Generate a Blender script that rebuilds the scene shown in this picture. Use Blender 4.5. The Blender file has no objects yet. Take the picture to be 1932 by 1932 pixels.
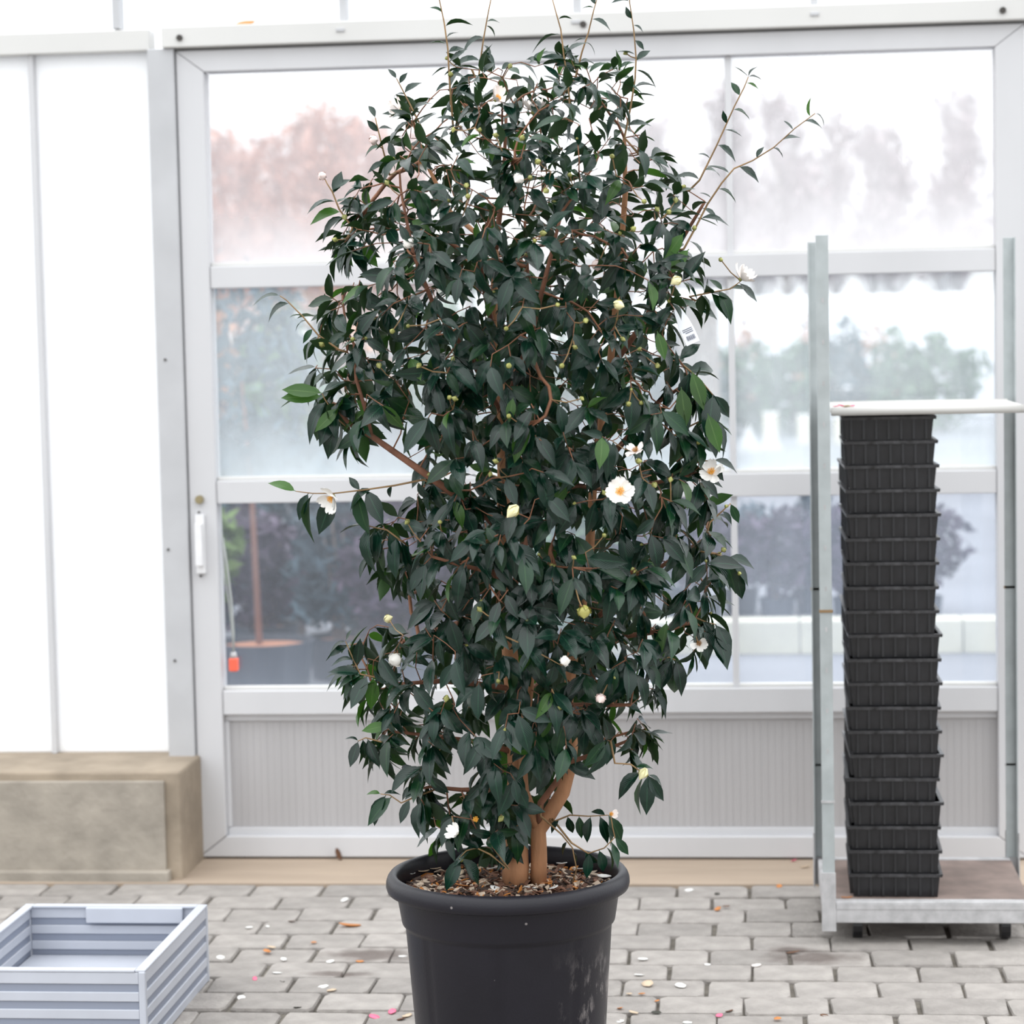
import bpy, bmesh, math, random
import numpy as np
from mathutils import Vector, Matrix
random.seed(7); rng = np.random.default_rng(11)
sc = bpy.context.scene
COL = sc.collection

# ------------------------------------------------------------------ camera
F = 85.0 / 36.0 * 1932.0                      # focal length in pixels of the 1932 frame
YAW, PITCH, ROLL = math.radians(5.82), math.radians(4.28), math.radians(1.18)
CAM = np.array([0.0, 0.0, 1.6])
_f = np.array([-math.sin(YAW) * math.cos(PITCH), math.cos(YAW) * math.cos(PITCH), -math.sin(PITCH)])
_r = np.array([math.cos(YAW), math.sin(YAW), 0.0]); _d = np.cross(_f, _r)
RIGHT = math.cos(ROLL) * _r + math.sin(ROLL) * _d
DOWN = -math.sin(ROLL) * _r + math.cos(ROLL) * _d
FWD = _f
cam = bpy.data.objects.new('camera', bpy.data.cameras.new('camera'))
COL.objects.link(cam); sc.camera = cam
m3 = np.array([RIGHT, -DOWN, -FWD]).T
cam.matrix_world = Matrix.Translation(CAM) @ Matrix(m3.tolist()).to_4x4()
cam.data.sensor_fit = 'HORIZONTAL'; cam.data.sensor_width = 36; cam.data.lens = 85
cam.data.clip_start = 0.1; cam.data.clip_end = 500
cam.data.dof.use_dof = True; cam.data.dof.focus_distance = 5.02; cam.data.dof.aperture_fstop = 4.0

# ------------------------------------------------------------------ sky
world = bpy.data.worlds.new('overcast_sky'); sc.world = world; world.use_nodes = True
wn = world.node_tree; wn.nodes.clear()
wo = wn.nodes.new('ShaderNodeOutputWorld'); wb = wn.nodes.new('ShaderNodeBackground')
wt = wn.nodes.new('ShaderNodeTexCoord'); ws = wn.nodes.new('ShaderNodeSeparateXYZ')
wr = wn.nodes.new('ShaderNodeValToRGB')
wn.links.new(wt.outputs['Generated'], ws.inputs[0]); wn.links.new(ws.outputs['Z'], wr.inputs[0])
wn.links.new(wr.outputs[0], wb.inputs[0]); wn.links.new(wb.outputs[0], wo.inputs[0])
wr.color_ramp.elements[0].position = 0.0; wr.color_ramp.elements[0].color = (0.372, 0.382, 0.392, 1)   # overcast: the zenith is about three times the horizon
wr.color_ramp.elements[1].position = 1.0; wr.color_ramp.elements[1].color = (0.965, 0.985, 1.0, 1)
wb.inputs[1].default_value = 2.6

sc.view_settings.view_transform = 'Standard'; sc.view_settings.look = 'None'
sc.view_settings.gamma = 1.0; sc.view_settings.use_curve_mapping = False
sc.view_settings.exposure = 0.40

# ------------------------------------------------------------------ helpers
def ray(px, py):
    return RIGHT * ((px - 966) / F) + DOWN * ((py - 966) / F) + FWD
def on_y(px, py, Y):
    d = ray(px, py); return CAM + d * (Y / d[1])
def on_z(px, py, Z=0.0):
    d = ray(px, py); return CAM + d * ((Z - CAM[2]) / d[2])

def nodes_of(m):
    m.use_nodes = True
    return m.node_tree, m.node_tree.nodes['Principled BSDF']
def mat(name, col, rough=0.6, spec=0.5, metal=0.0, nscale=0.0, namt=0.15, bump=0.0, bscale=None, coord='Object', rnd=0.0, stretch=(1, 1, 1)):
    m = bpy.data.materials.new(name); t, p = nodes_of(m); N = t.nodes; L = t.links
    p.inputs['Base Color'].default_value = (*col, 1); p.inputs['Roughness'].default_value = rough
    p.inputs['Specular IOR Level'].default_value = spec; p.inputs['Metallic'].default_value = metal
    if nscale or rnd:
        tc = N.new('ShaderNodeTexCoord'); mp = N.new('ShaderNodeMapping'); mp.inputs['Scale'].default_value = stretch
        L.new(tc.outputs[coord], mp.inputs[0])
        nz = N.new('ShaderNodeTexNoise'); nz.inputs['Scale'].default_value = nscale or 5; nz.inputs['Detail'].default_value = 5
        L.new(mp.outputs[0], nz.inputs['Vector'])
        mr = N.new('ShaderNodeMapRange'); mr.inputs[1].default_value = 0.3; mr.inputs[2].default_value = 0.7
        mr.inputs[3].default_value = 1 - namt; mr.inputs[4].default_value = 1 + namt
        L.new(nz.outputs['Fac'], mr.inputs[0]); val = mr.outputs[0]
        if rnd:
            oi = N.new('ShaderNodeObjectInfo'); r2 = N.new('ShaderNodeMapRange')
            r2.inputs[3].default_value = 1 - rnd; r2.inputs[4].default_value = 1 + rnd
            L.new(oi.outputs['Random'], r2.inputs[0])
            mu = N.new('ShaderNodeMath'); mu.operation = 'MULTIPLY'; L.new(val, mu.inputs[0]); L.new(r2.outputs[0], mu.inputs[1]); val = mu.outputs[0]
        vm = N.new('ShaderNodeVectorMath'); vm.operation = 'SCALE'; vm.inputs[0].default_value = col
        L.new(val, vm.inputs['Scale']); L.new(vm.outputs[0], p.inputs['Base Color'])
        if bump:
            b2 = N.new('ShaderNodeTexNoise'); b2.inputs['Scale'].default_value = bscale or nscale * 4; b2.inputs['Detail'].default_value = 4
            L.new(mp.outputs[0], b2.inputs['Vector'])
            bp = N.new('ShaderNodeBump'); bp.inputs['Strength'].default_value = bump; bp.inputs['Distance'].default_value = 0.01
            L.new(b2.outputs['Fac'], bp.inputs['Height']); L.new(bp.outputs[0], p.inputs['Normal'])
    return m

class MB:
    """collects faces, then links them as one mesh object"""
    def __init__(s): s.v = []; s.f = []; s.mi = []; s.uv = None
    def add(s, vs, fs, mi=0):
        o = len(s.v); s.v += [tuple(v) for v in vs]; s.f += [tuple(i + o for i in f) for f in fs]; s.mi += [mi] * len(fs); return s
    def box(s, x0, x1, y0, y1, z0, z1, mi=0):
        return s.add([(x0, y0, z0), (x1, y0, z0), (x1, y1, z0), (x0, y1, z0), (x0, y0, z1), (x1, y0, z1), (x1, y1, z1), (x0, y1, z1)],
                     [(0, 3, 2, 1), (4, 5, 6, 7), (0, 1, 5, 4), (1, 2, 6, 5), (2, 3, 7, 6), (3, 0, 4, 7)], mi)
    def prism_xz(s, poly, y0, y1, mi=0):
        n = len(poly); vs = [(x, y0, z) for x, z in poly] + [(x, y1, z) for x, z in poly]
        fs = [tuple(range(n)), tuple(range(2 * n - 1, n - 1, -1))] + [(i, i + n, (i + 1) % n + n, (i + 1) % n) for i in range(n)]
        return s.add(vs, fs, mi)
    def tube(s, pts, rad, sides=6, mi=0, caps=True):
        pts = [np.array(p, float) for p in pts]; n = len(pts)
        if not hasattr(rad, '__len__'): rad = [rad] * n
        vs = []; ref = None
        for i, p in enumerate(pts):
            t = pts[min(i + 1, n - 1)] - pts[max(i - 1, 0)]; t = t / (np.linalg.norm(t) + 1e-9)
            if ref is None:
                ref = np.array([1, 0, 0]) if abs(t[0]) < .8 else np.array([0, 1, 0])
            a = ref - t * ref.dot(t); a /= np.linalg.norm(a) + 1e-9; b = np.cross(t, a); ref = a
            for k in range(sides):
                q = 2 * math.pi * k / sides; vs.append(p + (a * math.cos(q) + b * math.sin(q)) * rad[i])
        fs = [(i * sides + k, i * sides + (k + 1) % sides, (i + 1) * sides + (k + 1) % sides, (i + 1) * sides + k) for i in range(n - 1) for k in range(sides)]
        if caps: fs += [tuple(range(sides - 1, -1, -1)), tuple(range((n - 1) * sides, n * sides))]
        return s.add(vs, fs, mi)
    def lathe(s, prof, segs=64, c=(0, 0, 0), mi=0, close=False):
        vs = []; n = len(prof)
        for k in range(segs):
            a = 2 * math.pi * k / segs
            vs += [(c[0] + r * math.cos(a), c[1] + r * math.sin(a), c[2] + z) for r, z in prof]
        m = n if close else n - 1
        fs = [(k * n + i, ((k + 1) % segs) * n + i, ((k + 1) % segs) * n + (i + 1) % n, k * n + (i + 1) % n) for k in range(segs) for i in range(m)]
        return s.add(vs, fs, mi)
    def mesh(s, name, mats, smooth=False):
        me = bpy.data.meshes.new(name); me.from_pydata(s.v, [], s.f)
        for m in (mats if isinstance(mats, (list, tuple)) else [mats]): me.materials.append(m)
        if any(s.mi): me.polygons.foreach_set('material_index', s.mi)
        if smooth: me.polygons.foreach_set('use_smooth', [True] * len(s.f))
        me.update(); return me
    def build(s, name, mats, parent=None, smooth=False, bevel=0.0, loc=None, auto=False):
        me = s.mesh(name, mats, smooth)
        if bevel or auto:
            bm = bmesh.new(); bm.from_mesh(me)
            bmesh.ops.recalc_face_normals(bm, faces=bm.faces)
            if bevel: bmesh.ops.bevel(bm, geom=list(bm.edges), offset=bevel, segments=2, affect='EDGES', profile=.5, clamp_overlap=True)
            bm.to_mesh(me); bm.free()
        return link(name, me, parent, loc)
def link(name, me, parent=None, loc=None):
    o = bpy.data.objects.new(name, me); COL.objects.link(o)
    if parent: o.parent = parent
    if loc is not None: o.location = [float(x) for x in loc]
    return o
def tag(o, label=None, cat=None, group=None, kind=None):
    if label: o['label'] = label
    if cat: o['category'] = cat
    if group: o['group'] = group
    if kind: o['kind'] = kind
    return o
ORD = 'first second third fourth fifth sixth seventh eighth ninth tenth eleventh twelfth thirteenth fourteenth fifteenth sixteenth seventeenth eighteenth nineteenth twentieth'.split()
def empty(name, loc=(0, 0, 0), label=None, cat=None, group=None, kind=None):
    o = bpy.data.objects.new(name, None); COL.objects.link(o); o.location = [float(x) for x in loc]; o.empty_display_size = .05
    return tag(o, label, cat, group, kind)

# ------------------------------------------------------------------ materials
M_WHITE = mat('white_painted_aluminium', (0.565, 0.565, 0.58), .45, .4, nscale=3, namt=.05, stretch=(1, 1, .4))
M_POST = mat('weathered_white_aluminium', (0.47, .475, .49), .5, .4, nscale=6, namt=.07)
M_BEAM = mat('cream_aluminium_beam', (0.61, .605, .59), .45, .4, nscale=2, namt=.04)
M_GAPSHADE = mat('grey_gap_shadow', (0.2, .2, .2), .7)  # grey that imitates the drop shadow below the beam
M_PANEL = mat('grey_twin_wall_panel', (0.41, .40, .405), .5, .4, nscale=1.5, namt=.05, stretch=(6, 1, .4))
M_BOLT = mat('dark_bolt', (0.06, .055, .05), .5, .5, .6)
M_HANDLE = mat('silver_handle', (0.75, .75, .76), .35, .5, nscale=20, namt=.05)
M_BRASS = mat('brass_lock', (0.32, .27, .16), .4, .5, .7)
M_SHELF = mat('cream_shelf', (.52, .51, .49), .5)
M_CONC = mat('stained_brown_concrete', (0.31, .255, .195), .85, .3, nscale=7, namt=.22, bump=.4)
M_CONC2 = mat('stained_grey_concrete', (0.33, .295, .25), .85, .3, nscale=9, namt=.18, bump=.4)
M_STRIP = mat('sandy_threshold_concrete', (0.39, .31, .24), .85, .3, nscale=4, namt=.12, bump=.2, stretch=(.5, 2, 1))
M_GALV = mat('galvanised_steel', (0.41, .445, .45), .45, .5, .25, nscale=18, namt=.10)
M_GALVD = mat('dull_galvanised_steel', (0.45, .445, .45), .6, .4, .1, nscale=30, namt=.18)
M_RUST = mat('rust', (0.25, .16, .08), .8)
M_DECK = mat('brown_deck_board', (0.20, .15, .13), .8, nscale=15, namt=.2)
M_BLACK = mat('black_plastic', (0.012, .012, .014), .38, .5, nscale=30, namt=.3)
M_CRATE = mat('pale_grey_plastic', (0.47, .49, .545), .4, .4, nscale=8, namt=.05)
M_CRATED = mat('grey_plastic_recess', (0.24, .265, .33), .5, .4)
M_GROUND = mat('outdoor_grey_yard', (0.22, .235, .27), .8, .3, nscale=.8, namt=.12)
M_JOINT = mat('joint_sand', (0.155, .14, .12), .95, .2, nscale=30, namt=.3)

def paver_material():
    m = mat('weathered_grey_paver', (0.305, .282, .262), .8, .3, nscale=16, namt=.17, bump=.5, bscale=70, rnd=.13)
    t = m.node_tree; N = t.nodes; L = t.links; p = N['Principled BSDF']
    src = p.inputs['Base Color'].links[0].from_socket
    geo = N.new('ShaderNodeNewGeometry'); fac = None
    for (px, py, rx, ry) in ((700, 1803, .13, .07), (1530, 1806, .13, .075), (1490, 1792, .06, .05), (640, 1838, .10, .03)):
        c = on_z(px, py); mp = N.new('ShaderNodeMapping'); mp.vector_type = 'POINT'
        mp.inputs['Scale'].default_value = (1 / rx, 1 / ry, 0); mp.inputs['Location'].default_value = (-c[0] / rx, -c[1] / ry, 0)
        nz = N.new('ShaderNodeTexNoise'); nz.inputs['Scale'].default_value = 18
        L.new(geo.outputs['Position'], nz.inputs['Vector'])
        L.new(geo.outputs['Position'], mp.inputs[0])
        ln = N.new('ShaderNodeVectorMath'); ln.operation = 'LENGTH'; L.new(mp.outputs[0], ln.inputs[0])
        ad = N.new('ShaderNodeMath'); ad.operation = 'ADD'; L.new(ln.outputs['Value'], ad.inputs[0]); L.new(nz.outputs['Fac'], ad.inputs[1])
        mr = N.new('ShaderNodeMapRange'); mr.inputs[1].default_value = 1.6; mr.inputs[2].default_value = .9; mr.inputs[3].default_value = 0; mr.inputs[4].default_value = .7
        L.new(ad.outputs[0], mr.inputs[0])
        if fac is None: fac = mr.outputs[0]
        else:
            mx = N.new('ShaderNodeMath'); mx.operation = 'MAXIMUM'; L.new(fac, mx.inputs[0]); L.new(mr.outputs[0], mx.inputs[1]); fac = mx.outputs[0]
    mix = N.new('ShaderNodeMix'); mix.data_type = 'RGBA'; L.new(fac, mix.inputs[0]); L.new(src, mix.inputs[6]); mix.inputs[7].default_value = (.075, .052, .044, 1)
    L.new(mix.outputs[2], p.inputs['Base Color'])
    return m
M_PAVER = paver_material()

def glass_material(name, base, low, top, seed, tint=(.86, .9, .96)):
    """window glass with a film of condensation: clear in the middle, fogged towards the foot of the pane"""
    m = bpy.data.materials.new(name); m.use_nodes = True; t = m.node_tree; N = t.nodes; L = t.links; N.clear()
    out = N.new('ShaderNodeOutputMaterial'); tr = N.new('ShaderNodeBsdfTransparent'); tl = N.new('ShaderNodeBsdfTranslucent')
    df = N.new('ShaderNodeBsdfDiffuse'); gl = N.new('ShaderNodeBsdfGlossy'); gl.inputs['Roughness'].default_value = .03
    tl.inputs[0].default_value = (*tint, 1); df.inputs[0].default_value = (*tint, 1)
    m1 = N.new('ShaderNodeMixShader'); m1.inputs[0].default_value = .35; L.new(tl.outputs[0], m1.inputs[1]); L.new(df.outputs[0], m1.inputs[2])
    tc = N.new('ShaderNodeTexCoord'); sp = N.new('ShaderNodeSeparateXYZ'); L.new(tc.outputs['Generated'], sp.inputs[0])
    rp = N.new('ShaderNodeValToRGB'); L.new(sp.outputs['Z'], rp.inputs[0])
    e = rp.color_ramp.elements; e[0].position = 0; e[0].color = (low,) * 3 + (1,); e[1].position = 1; e[1].color = (top,) * 3 + (1,)
    a = e.new(.10); a.color = (low * .8 + base * .2,) * 3 + (1,); a = e.new(.32); a.color = (base,) * 3 + (1,); a = e.new(.85); a.color = (base * .95,) * 3 + (1,)
    mp = N.new('ShaderNodeMapping'); mp.inputs['Scale'].default_value = (3, 1, 1.3); mp.inputs['Location'].default_value = (seed, 0, seed * 2)
    L.new(tc.outputs['Object'], mp.inputs[0])
    nz = N.new('ShaderNodeTexNoise'); nz.inputs['Scale'].default_value = 2.2; nz.inputs['Detail'].default_value = 6; L.new(mp.outputs[0], nz.inputs['Vector'])
    mr = N.new('ShaderNodeMapRange'); mr.inputs[1].default_value = .3; mr.inputs[2].default_value = .7; mr.inputs[3].default_value = .78; mr.inputs[4].default_value = 1.22
    L.new(nz.outputs['Fac'], mr.inputs[0])
    mu = N.new('ShaderNodeMath'); mu.operation = 'MULTIPLY'; mu.use_clamp = True; L.new(rp.outputs[0], mu.inputs[0]); L.new(mr.outputs[0], mu.inputs[1])
    m2 = N.new('ShaderNodeMixShader'); L.new(mu.outputs[0], m2.inputs[0]); L.new(tr.outputs[0], m2.inputs[1]); L.new(m1.outputs[0], m2.inputs[2])
    m3_ = N.new('ShaderNodeMixShader'); m3_.inputs[0].default_value = .04; L.new(m2.outputs[0], m3_.inputs[1]); L.new(gl.outputs[0], m3_.inputs[2])
    L.new(m3_.outputs[0], out.inputs[0]); return m

def leaf_material(name, top, under, mid, rough=.33, transl=.12, spec=.5):
    m = bpy.data.materials.new(name); t, p = nodes_of(m); N = t.nodes; L = t.links
    uv = N.new('ShaderNodeUVMap'); sp = N.new('ShaderNodeSeparateXYZ'); L.new(uv.outputs[0], sp.inputs[0])
    a = N.new('ShaderNodeMath'); a.operation = 'SUBTRACT'; L.new(sp.outputs[0], a.inputs[0]); a.inputs[1].default_value = .5
    b = N.new('ShaderNodeMath'); b.operation = 'ABSOLUTE'; L.new(a.outputs[0], b.inputs[0])
    mr = N.new('ShaderNodeMapRange'); mr.inputs[1].default_value = .0; mr.inputs[2].default_value = .06; mr.inputs[3].default_value = .75; mr.inputs[4].default_value = 0
    L.new(b.outputs[0], mr.inputs[0])
    geo = N.new('ShaderNodeNewGeometry')
    nz = N.new('ShaderNodeTexNoise'); nz.inputs['Scale'].default_value = 9; L.new(geo.outputs['Position'], nz.inputs['Vector'])
    vr = N.new('ShaderNodeMapRange'); vr.inputs[1].default_value = .3; vr.inputs[2].default_value = .7; vr.inputs[3].default_value = .65; vr.inputs[4].default_value = 1.4; L.new(nz.outputs['Fac'], vr.inputs[0])
    sc_ = N.new('ShaderNodeVectorMath'); sc_.operation = 'SCALE'; sc_.inputs[0].default_value = top; L.new(vr.outputs[0], sc_.inputs['Scale'])
    mx = N.new('ShaderNodeMix'); mx.data_type = 'RGBA'; L.new(mr.outputs[0], mx.inputs[0]); L.new(sc_.outputs[0], mx.inputs[6]); mx.inputs[7].default_value = (*mid, 1)
    m2 = N.new('ShaderNodeMix'); m2.data_type = 'RGBA'; L.new(geo.outputs['Backfacing'], m2.inputs[0]); L.new(mx.outputs[2], m2.inputs[6]); m2.inputs[7].default_value = (*under, 1)
    L.new(m2.outputs[2], p.inputs['Base Color']); p.inputs['Specular IOR Level'].default_value = spec
    rr = N.new('ShaderNodeMapRange'); rr.inputs[3].default_value = rough; rr.inputs[4].default_value = .5; L.new(geo.outputs['Backfacing'], rr.inputs[0]); L.new(rr.outputs[0], p.inputs['Roughness'])
    # side veins as very fine relief
    wv = N.new('ShaderNodeTexWave'); wv.inputs['Scale'].default_value = 3.2; wv.wave_type = 'BANDS'; wv.bands_direction = 'Y'
    cb = N.new('ShaderNodeCombineXYZ'); sm = N.new('ShaderNodeMath'); sm.operation = 'SUBTRACT'; L.new(sp.outputs[1], sm.inputs[0]); L.new(b.outputs[0], sm.inputs[1]); L.new(sm.outputs[0], cb.inputs[1]); L.new(cb.outputs[0], wv.inputs['Vector'])
    bp = N.new('ShaderNodeBump'); bp.inputs['Strength'].default_value = .12; bp.inputs['Distance'].default_value = .002; L.new(wv.outputs['Fac'], bp.inputs['Height']); L.new(bp.outputs[0], p.inputs['Normal'])
    tl = N.new('ShaderNodeBsdfTranslucent'); tl.inputs[0].default_value = (under[0] * 1.4, under[1] * 2.0, under[2] * .8, 1)
    ms = N.new('ShaderNodeMixShader'); ms.inputs[0].default_value = transl; L.new(p.outputs[0], ms.inputs[1]); L.new(tl.outputs[0], ms.inputs[2])
    L.new(ms.outputs[0], N['Material Output'].inputs[0]); return m
M_LEAF = [leaf_material('dark_glossy_leaf', (.0036, .0200, .0128), (.014, .040, .011), (.018, .066, .036), .20, spec=.42, transl=.06),
          leaf_material('mid_green_leaf', (.006, .032, .013), (.022, .066, .012), (.028, .085, .028), .22, spec=.36, transl=.09),
          leaf_material('young_green_leaf', (.032, .090, .013), (.05, .12, .018), (.09, .17, .045), transl=.22, spec=.4)]
M_BARK = mat('tan_bark', (0.37, .185, .095), .75, .3, nscale=30, namt=.22, bump=.25, stretch=(1, 1, .25))
M_BRANCH = mat('red_brown_bark', (0.17, .075, .045), .75, .3, nscale=40, namt=.25)
M_TWIG = mat('reddish_twig', (0.20, .09, .05), .7, .3, nscale=25, namt=.3)
M_SHOOT = mat('green_brown_shoot', (0.24, .15, .07), .6, .3, nscale=25, namt=.3)
M_BUD = mat('green_bud', (0.30, .305, .095), .5, .4, nscale=60, namt=.25, rnd=.25)
M_CREAM = mat('cream_bud', (0.78, .73, .42), .5, .4, nscale=50, namt=.12)
M_PINKBUD = mat('pink_white_bud', (0.86, .70, .66), .5, .4, nscale=30, namt=.1)
M_WHITEBUD = mat('white_bud', (0.85, .83, .78), .5, .4, nscale=30, namt=.06)
M_GALL = mat('yellow_green_fruit', (0.33, .31, .085), .4, .5, nscale=40, namt=.25)
M_PETAL = mat('white_petal', (0.86, .85, .82), .55, .3, nscale=20, namt=.05)
M_BLUSH = mat('blush_petal', (0.90, .83, .79), .55, .3, nscale=20, namt=.08)
M_STAMEN = mat('yellow_orange_stamen', (0.85, .42, .06), .6, .3, nscale=90, namt=.3)
M_SPENT = mat('brown_stamen', (0.36, .17, .04), .7, .3, nscale=90, namt=.3)
M_PINK = mat('pink_petal', (0.86, .16, .27), .5, .3, nscale=30, namt=.12)
M_DRYOR = mat('orange_dry_leaf', (0.55, .22, .07), .7, .3, nscale=30, namt=.25)
M_DRYBR = mat('brown_dry_leaf', (0.14, .07, .04), .7, .3, nscale=30, namt=.3)
M_DRYCR = mat('cream_brown_petal', (0.60, .47, .34), .7, .3, nscale=30, namt=.25)
M_DARKBIT = mat('dark_bit', (0.035, .035, .025), .7)
M_SOIL = mat('dark_potting_soil', (0.06, .035, .025), .95, .2, nscale=40, namt=.4, bump=.8)
M_CHIPS = [mat('bark_chip', (0.16, .075, .045), .8, nscale=30, namt=.3), mat('pale_chip', (0.55, .44, .34), .8, nscale=30, namt=.2), mat('orange_chip', (0.50, .19, .04), .8, nscale=30, namt=.2), mat('dark_chip', (0.05, .03, .022), .8)]
M_TAG = mat('white_plastic_label', (0.80, .82, .86), .35, .4)
M_INK = mat('dark_print', (0.12, .13, .18), .6)

def pot_material():
    m = mat('anthracite_plastic', (0.0075, .0068, .0115), .40, .36, nscale=5, namt=.2, bump=.05, bscale=200)
    t = m.node_tree; N = t.nodes; L = t.links; p = N['Principled BSDF']; src = p.inputs['Base Color'].links[0].from_socket
    tc = N.new('ShaderNodeTexCoord'); mp = N.new('ShaderNodeMapping'); mp.inputs['Scale'].default_value = (1, 1, .45); L.new(tc.outputs['Object'], mp.inputs[0])
    nz = N.new('ShaderNodeTexNoise'); nz.inputs['Scale'].default_value = 16; nz.inputs['Detail'].default_value = 8; nz.inputs['Roughness'].default_value = .7; L.new(mp.outputs[0], nz.inputs['Vector'])
    # scuffed dusty patch low on the right flank of the pot
    sp = N.new('ShaderNodeSeparateXYZ'); L.new(tc.outputs['Object'], sp.inputs[0])
    ax = N.new('ShaderNodeMapRange'); ax.inputs[1].default_value = .10; ax.inputs[2].default_value = .19; L.new(sp.outputs[0], ax.inputs[0])
    az = N.new('ShaderNodeMapRange'); az.inputs[1].default_value = .34; az.inputs[2].default_value = .24; L.new(sp.outputs[2], az.inputs[0])
    k = N.new('ShaderNodeMath'); k.operation = 'MULTIPLY'; L.new(ax.outputs[0], k.inputs[0]); L.new(az.outputs[0], k.inputs[1])
    nr = N.new('ShaderNodeMapRange'); nr.inputs[1].default_value = .52; nr.inputs[2].default_value = .72; L.new(nz.outputs['Fac'], nr.inputs[0])
    k2 = N.new('ShaderNodeMath'); k2.operation = 'MULTIPLY'; L.new(k.outputs[0], k2.inputs[0]); L.new(nr.outputs[0], k2.inputs[1])
    # fine white specks
    vo = N.new('ShaderNodeTexVoronoi'); vo.inputs['Scale'].default_value = 22; L.new(tc.outputs['Object'], vo.inputs['Vector'])
    vr = N.new('ShaderNodeMapRange'); vr.inputs[1].default_value = .075; vr.inputs[2].default_value = .05; vr.inputs[4].default_value = .5; L.new(vo.outputs['Distance'], vr.inputs[0])
    wn_ = N.new('ShaderNodeTexWhiteNoise'); L.new(vo.outputs['Position'], wn_.inputs['Vector'])
    wr_ = N.new('ShaderNodeMath'); wr_.operation = 'GREATER_THAN'; wr_.inputs[1].default_value = .8; L.new(wn_.outputs['Value'], wr_.inputs[0])
    k3 = N.new('ShaderNodeMath'); k3.operation = 'MULTIPLY'; L.new(vr.outputs[0], k3.inputs[0]); L.new(wr_.outputs[0], k3.inputs[1])
    mxx = N.new('ShaderNodeMath'); mxx.operation = 'MAXIMUM'; L.new(k2.outputs[0], mxx.inputs[0]); L.new(k3.outputs[0], mxx.inputs[1])
    mix = N.new('ShaderNodeMix'); mix.data_type = 'RGBA'; L.new(mxx.outputs[0], mix.inputs[0]); L.new(src, mix.inputs[6]); mix.inputs[7].default_value = (.42, .38, .37, 1)
    L.new(mix.outputs[2], p.inputs['Base Color']); return m
M_POT = pot_material()

# ------------------------------------------------------------------ the setting: floor, wall, door
YW = 7.23                                       # front plane of the door's glass wall
floor = MB().box(-9, 9, -6, 7.36, -.12, -.010).build('floor', M_JOINT)
tag(floor, 'grey paved floor of worn pavers laid in running bond up to the sliding door', None, None, 'structure')
def paver_mesh(i, L=.2022, W=.1428):
    r = random.Random(i); n = []
    c = .012
    for sx, sy in ((1, 1), (-1, 1), (-1, -1), (1, -1)):
        a = (sx * (L / 2 - r.uniform(.6, 1.9) * c), sy * (W / 2 - r.uniform(0, .004))); b = (sx * (L / 2 - r.uniform(0, .004)), sy * (W / 2 - r.uniform(.6, 1.9) * c))
        n += [b, a] if sx * sy > 0 else [a, b]
    k = len(n); vs = [(x, y, -.05) for x, y in n] + [(x, y, -.006) for x, y in n] + [(x * .975, y * .968, r.uniform(-.001, .001)) for x, y in n]
    fs = [(j + o, (j + 1) % k + o, (j + 1) % k + o + k, j + o + k) for o in (0, k) for j in range(k)] + [tuple(range(2 * k, 3 * k))]
    return MB().add(vs, fs)
PV = [paver_mesh(i) for i in range(7)]
PVM = [p.mesh('paver', M_PAVER) for p in PV]
rest = MB(); row = 0; y = 6.865 - .0725; singles = []
while y > 1.2:
    off = (.103 if row % 2 else 0) + random.uniform(-.025, .025); x = -3.2 + off
    while x < 2.4:
        P = np.array([x, y, 0]) - CAM; w = P.dot(FWD); u, v = 966 + F * P.dot(RIGHT) / w, 966 + F * P.dot(DOWN) / w
        dx, dy, rz = random.uniform(-.004, .004), random.uniform(-.003, .003), random.uniform(-.012, .012); dz = random.uniform(-.003, .003); k = random.randrange(7)
        if -60 < u < 1992 and v < 1960: singles.append((x + dx, y + dy, dz, rz, k))
        else:
            c, s = math.cos(rz), math.sin(rz)
            rest.add([(x + dx + a * c - b * s, y + dy + a * s + b * c, q + dz) for a, b, q in PV[k].v], PV[k].f)
        x += .2045
    y -= .145; row += 1
for (x, y, z, rz, k) in singles:
    o = link('paver', PVM[k], floor, (x, y, z)); o.rotation_euler.z = rz
tag(rest.build('paver_field', M_PAVER, floor), kind='stuff')

strip = MB().box(-2.9, 2.2, 6.872, 7.3, -.05, .004).build('trim_1', M_STRIP, bevel=.004)
tag(strip, 'sandy concrete threshold strip running along the foot of the sliding door', kind='structure')

beam = empty('trim_2', (0, YW, 2.494), 'pale horizontal door track beam with dark bolts across the top of the door', kind='structure')
MB().box(-1.752, 1.5, YW - .075, YW + .06, 2.4635, 2.5255).build('beam', M_BEAM, bevel=.004).parent = beam
for c in beam.children: c.location = (0, -YW, -2.494)
MB().box(-1.752, 1.5, -.035, .05, -.041, -.0305).build('gap_shadow', M_GAPSHADE, beam)  # dark strip standing in for the shadow line under the beam
for bx in (-1.695, -.49, .72):
    MB().tube([(bx, -.082, -.003), (bx, -.07, -.003)], .0095, 10).build('bolt', M_BOLT, beam)
# glazing above the beam
upper = empty('window_1', (0, YW, 2.53), 'clear upper glazing with thin white bars above the door beam', kind='structure')
g = glass_material('clear_upper_glass', .08, .12, .08, 3.1)
xs = [-3.28, -2.59, -1.90, -1.21, -.512, .183, .88, 1.5]
for a, b in zip(xs[:-1], xs[1:]): MB().box(a + .012, b - .012, .012, .016, -.02, 1.2).build('pane', g, upper)
for x in xs:
    MB().box(x - .0105, x + .0105, -.03, .03, -.025 if -1.75 < x else 0, 1.2).build('glazing_bar', M_POST, upper, bevel=.002)
    if -1.75 < x: MB().box(x - .013, x + .013, -.08, -.03, -.037, -.026).build('bar_foot', M_POST, upper, bevel=.002)

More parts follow.
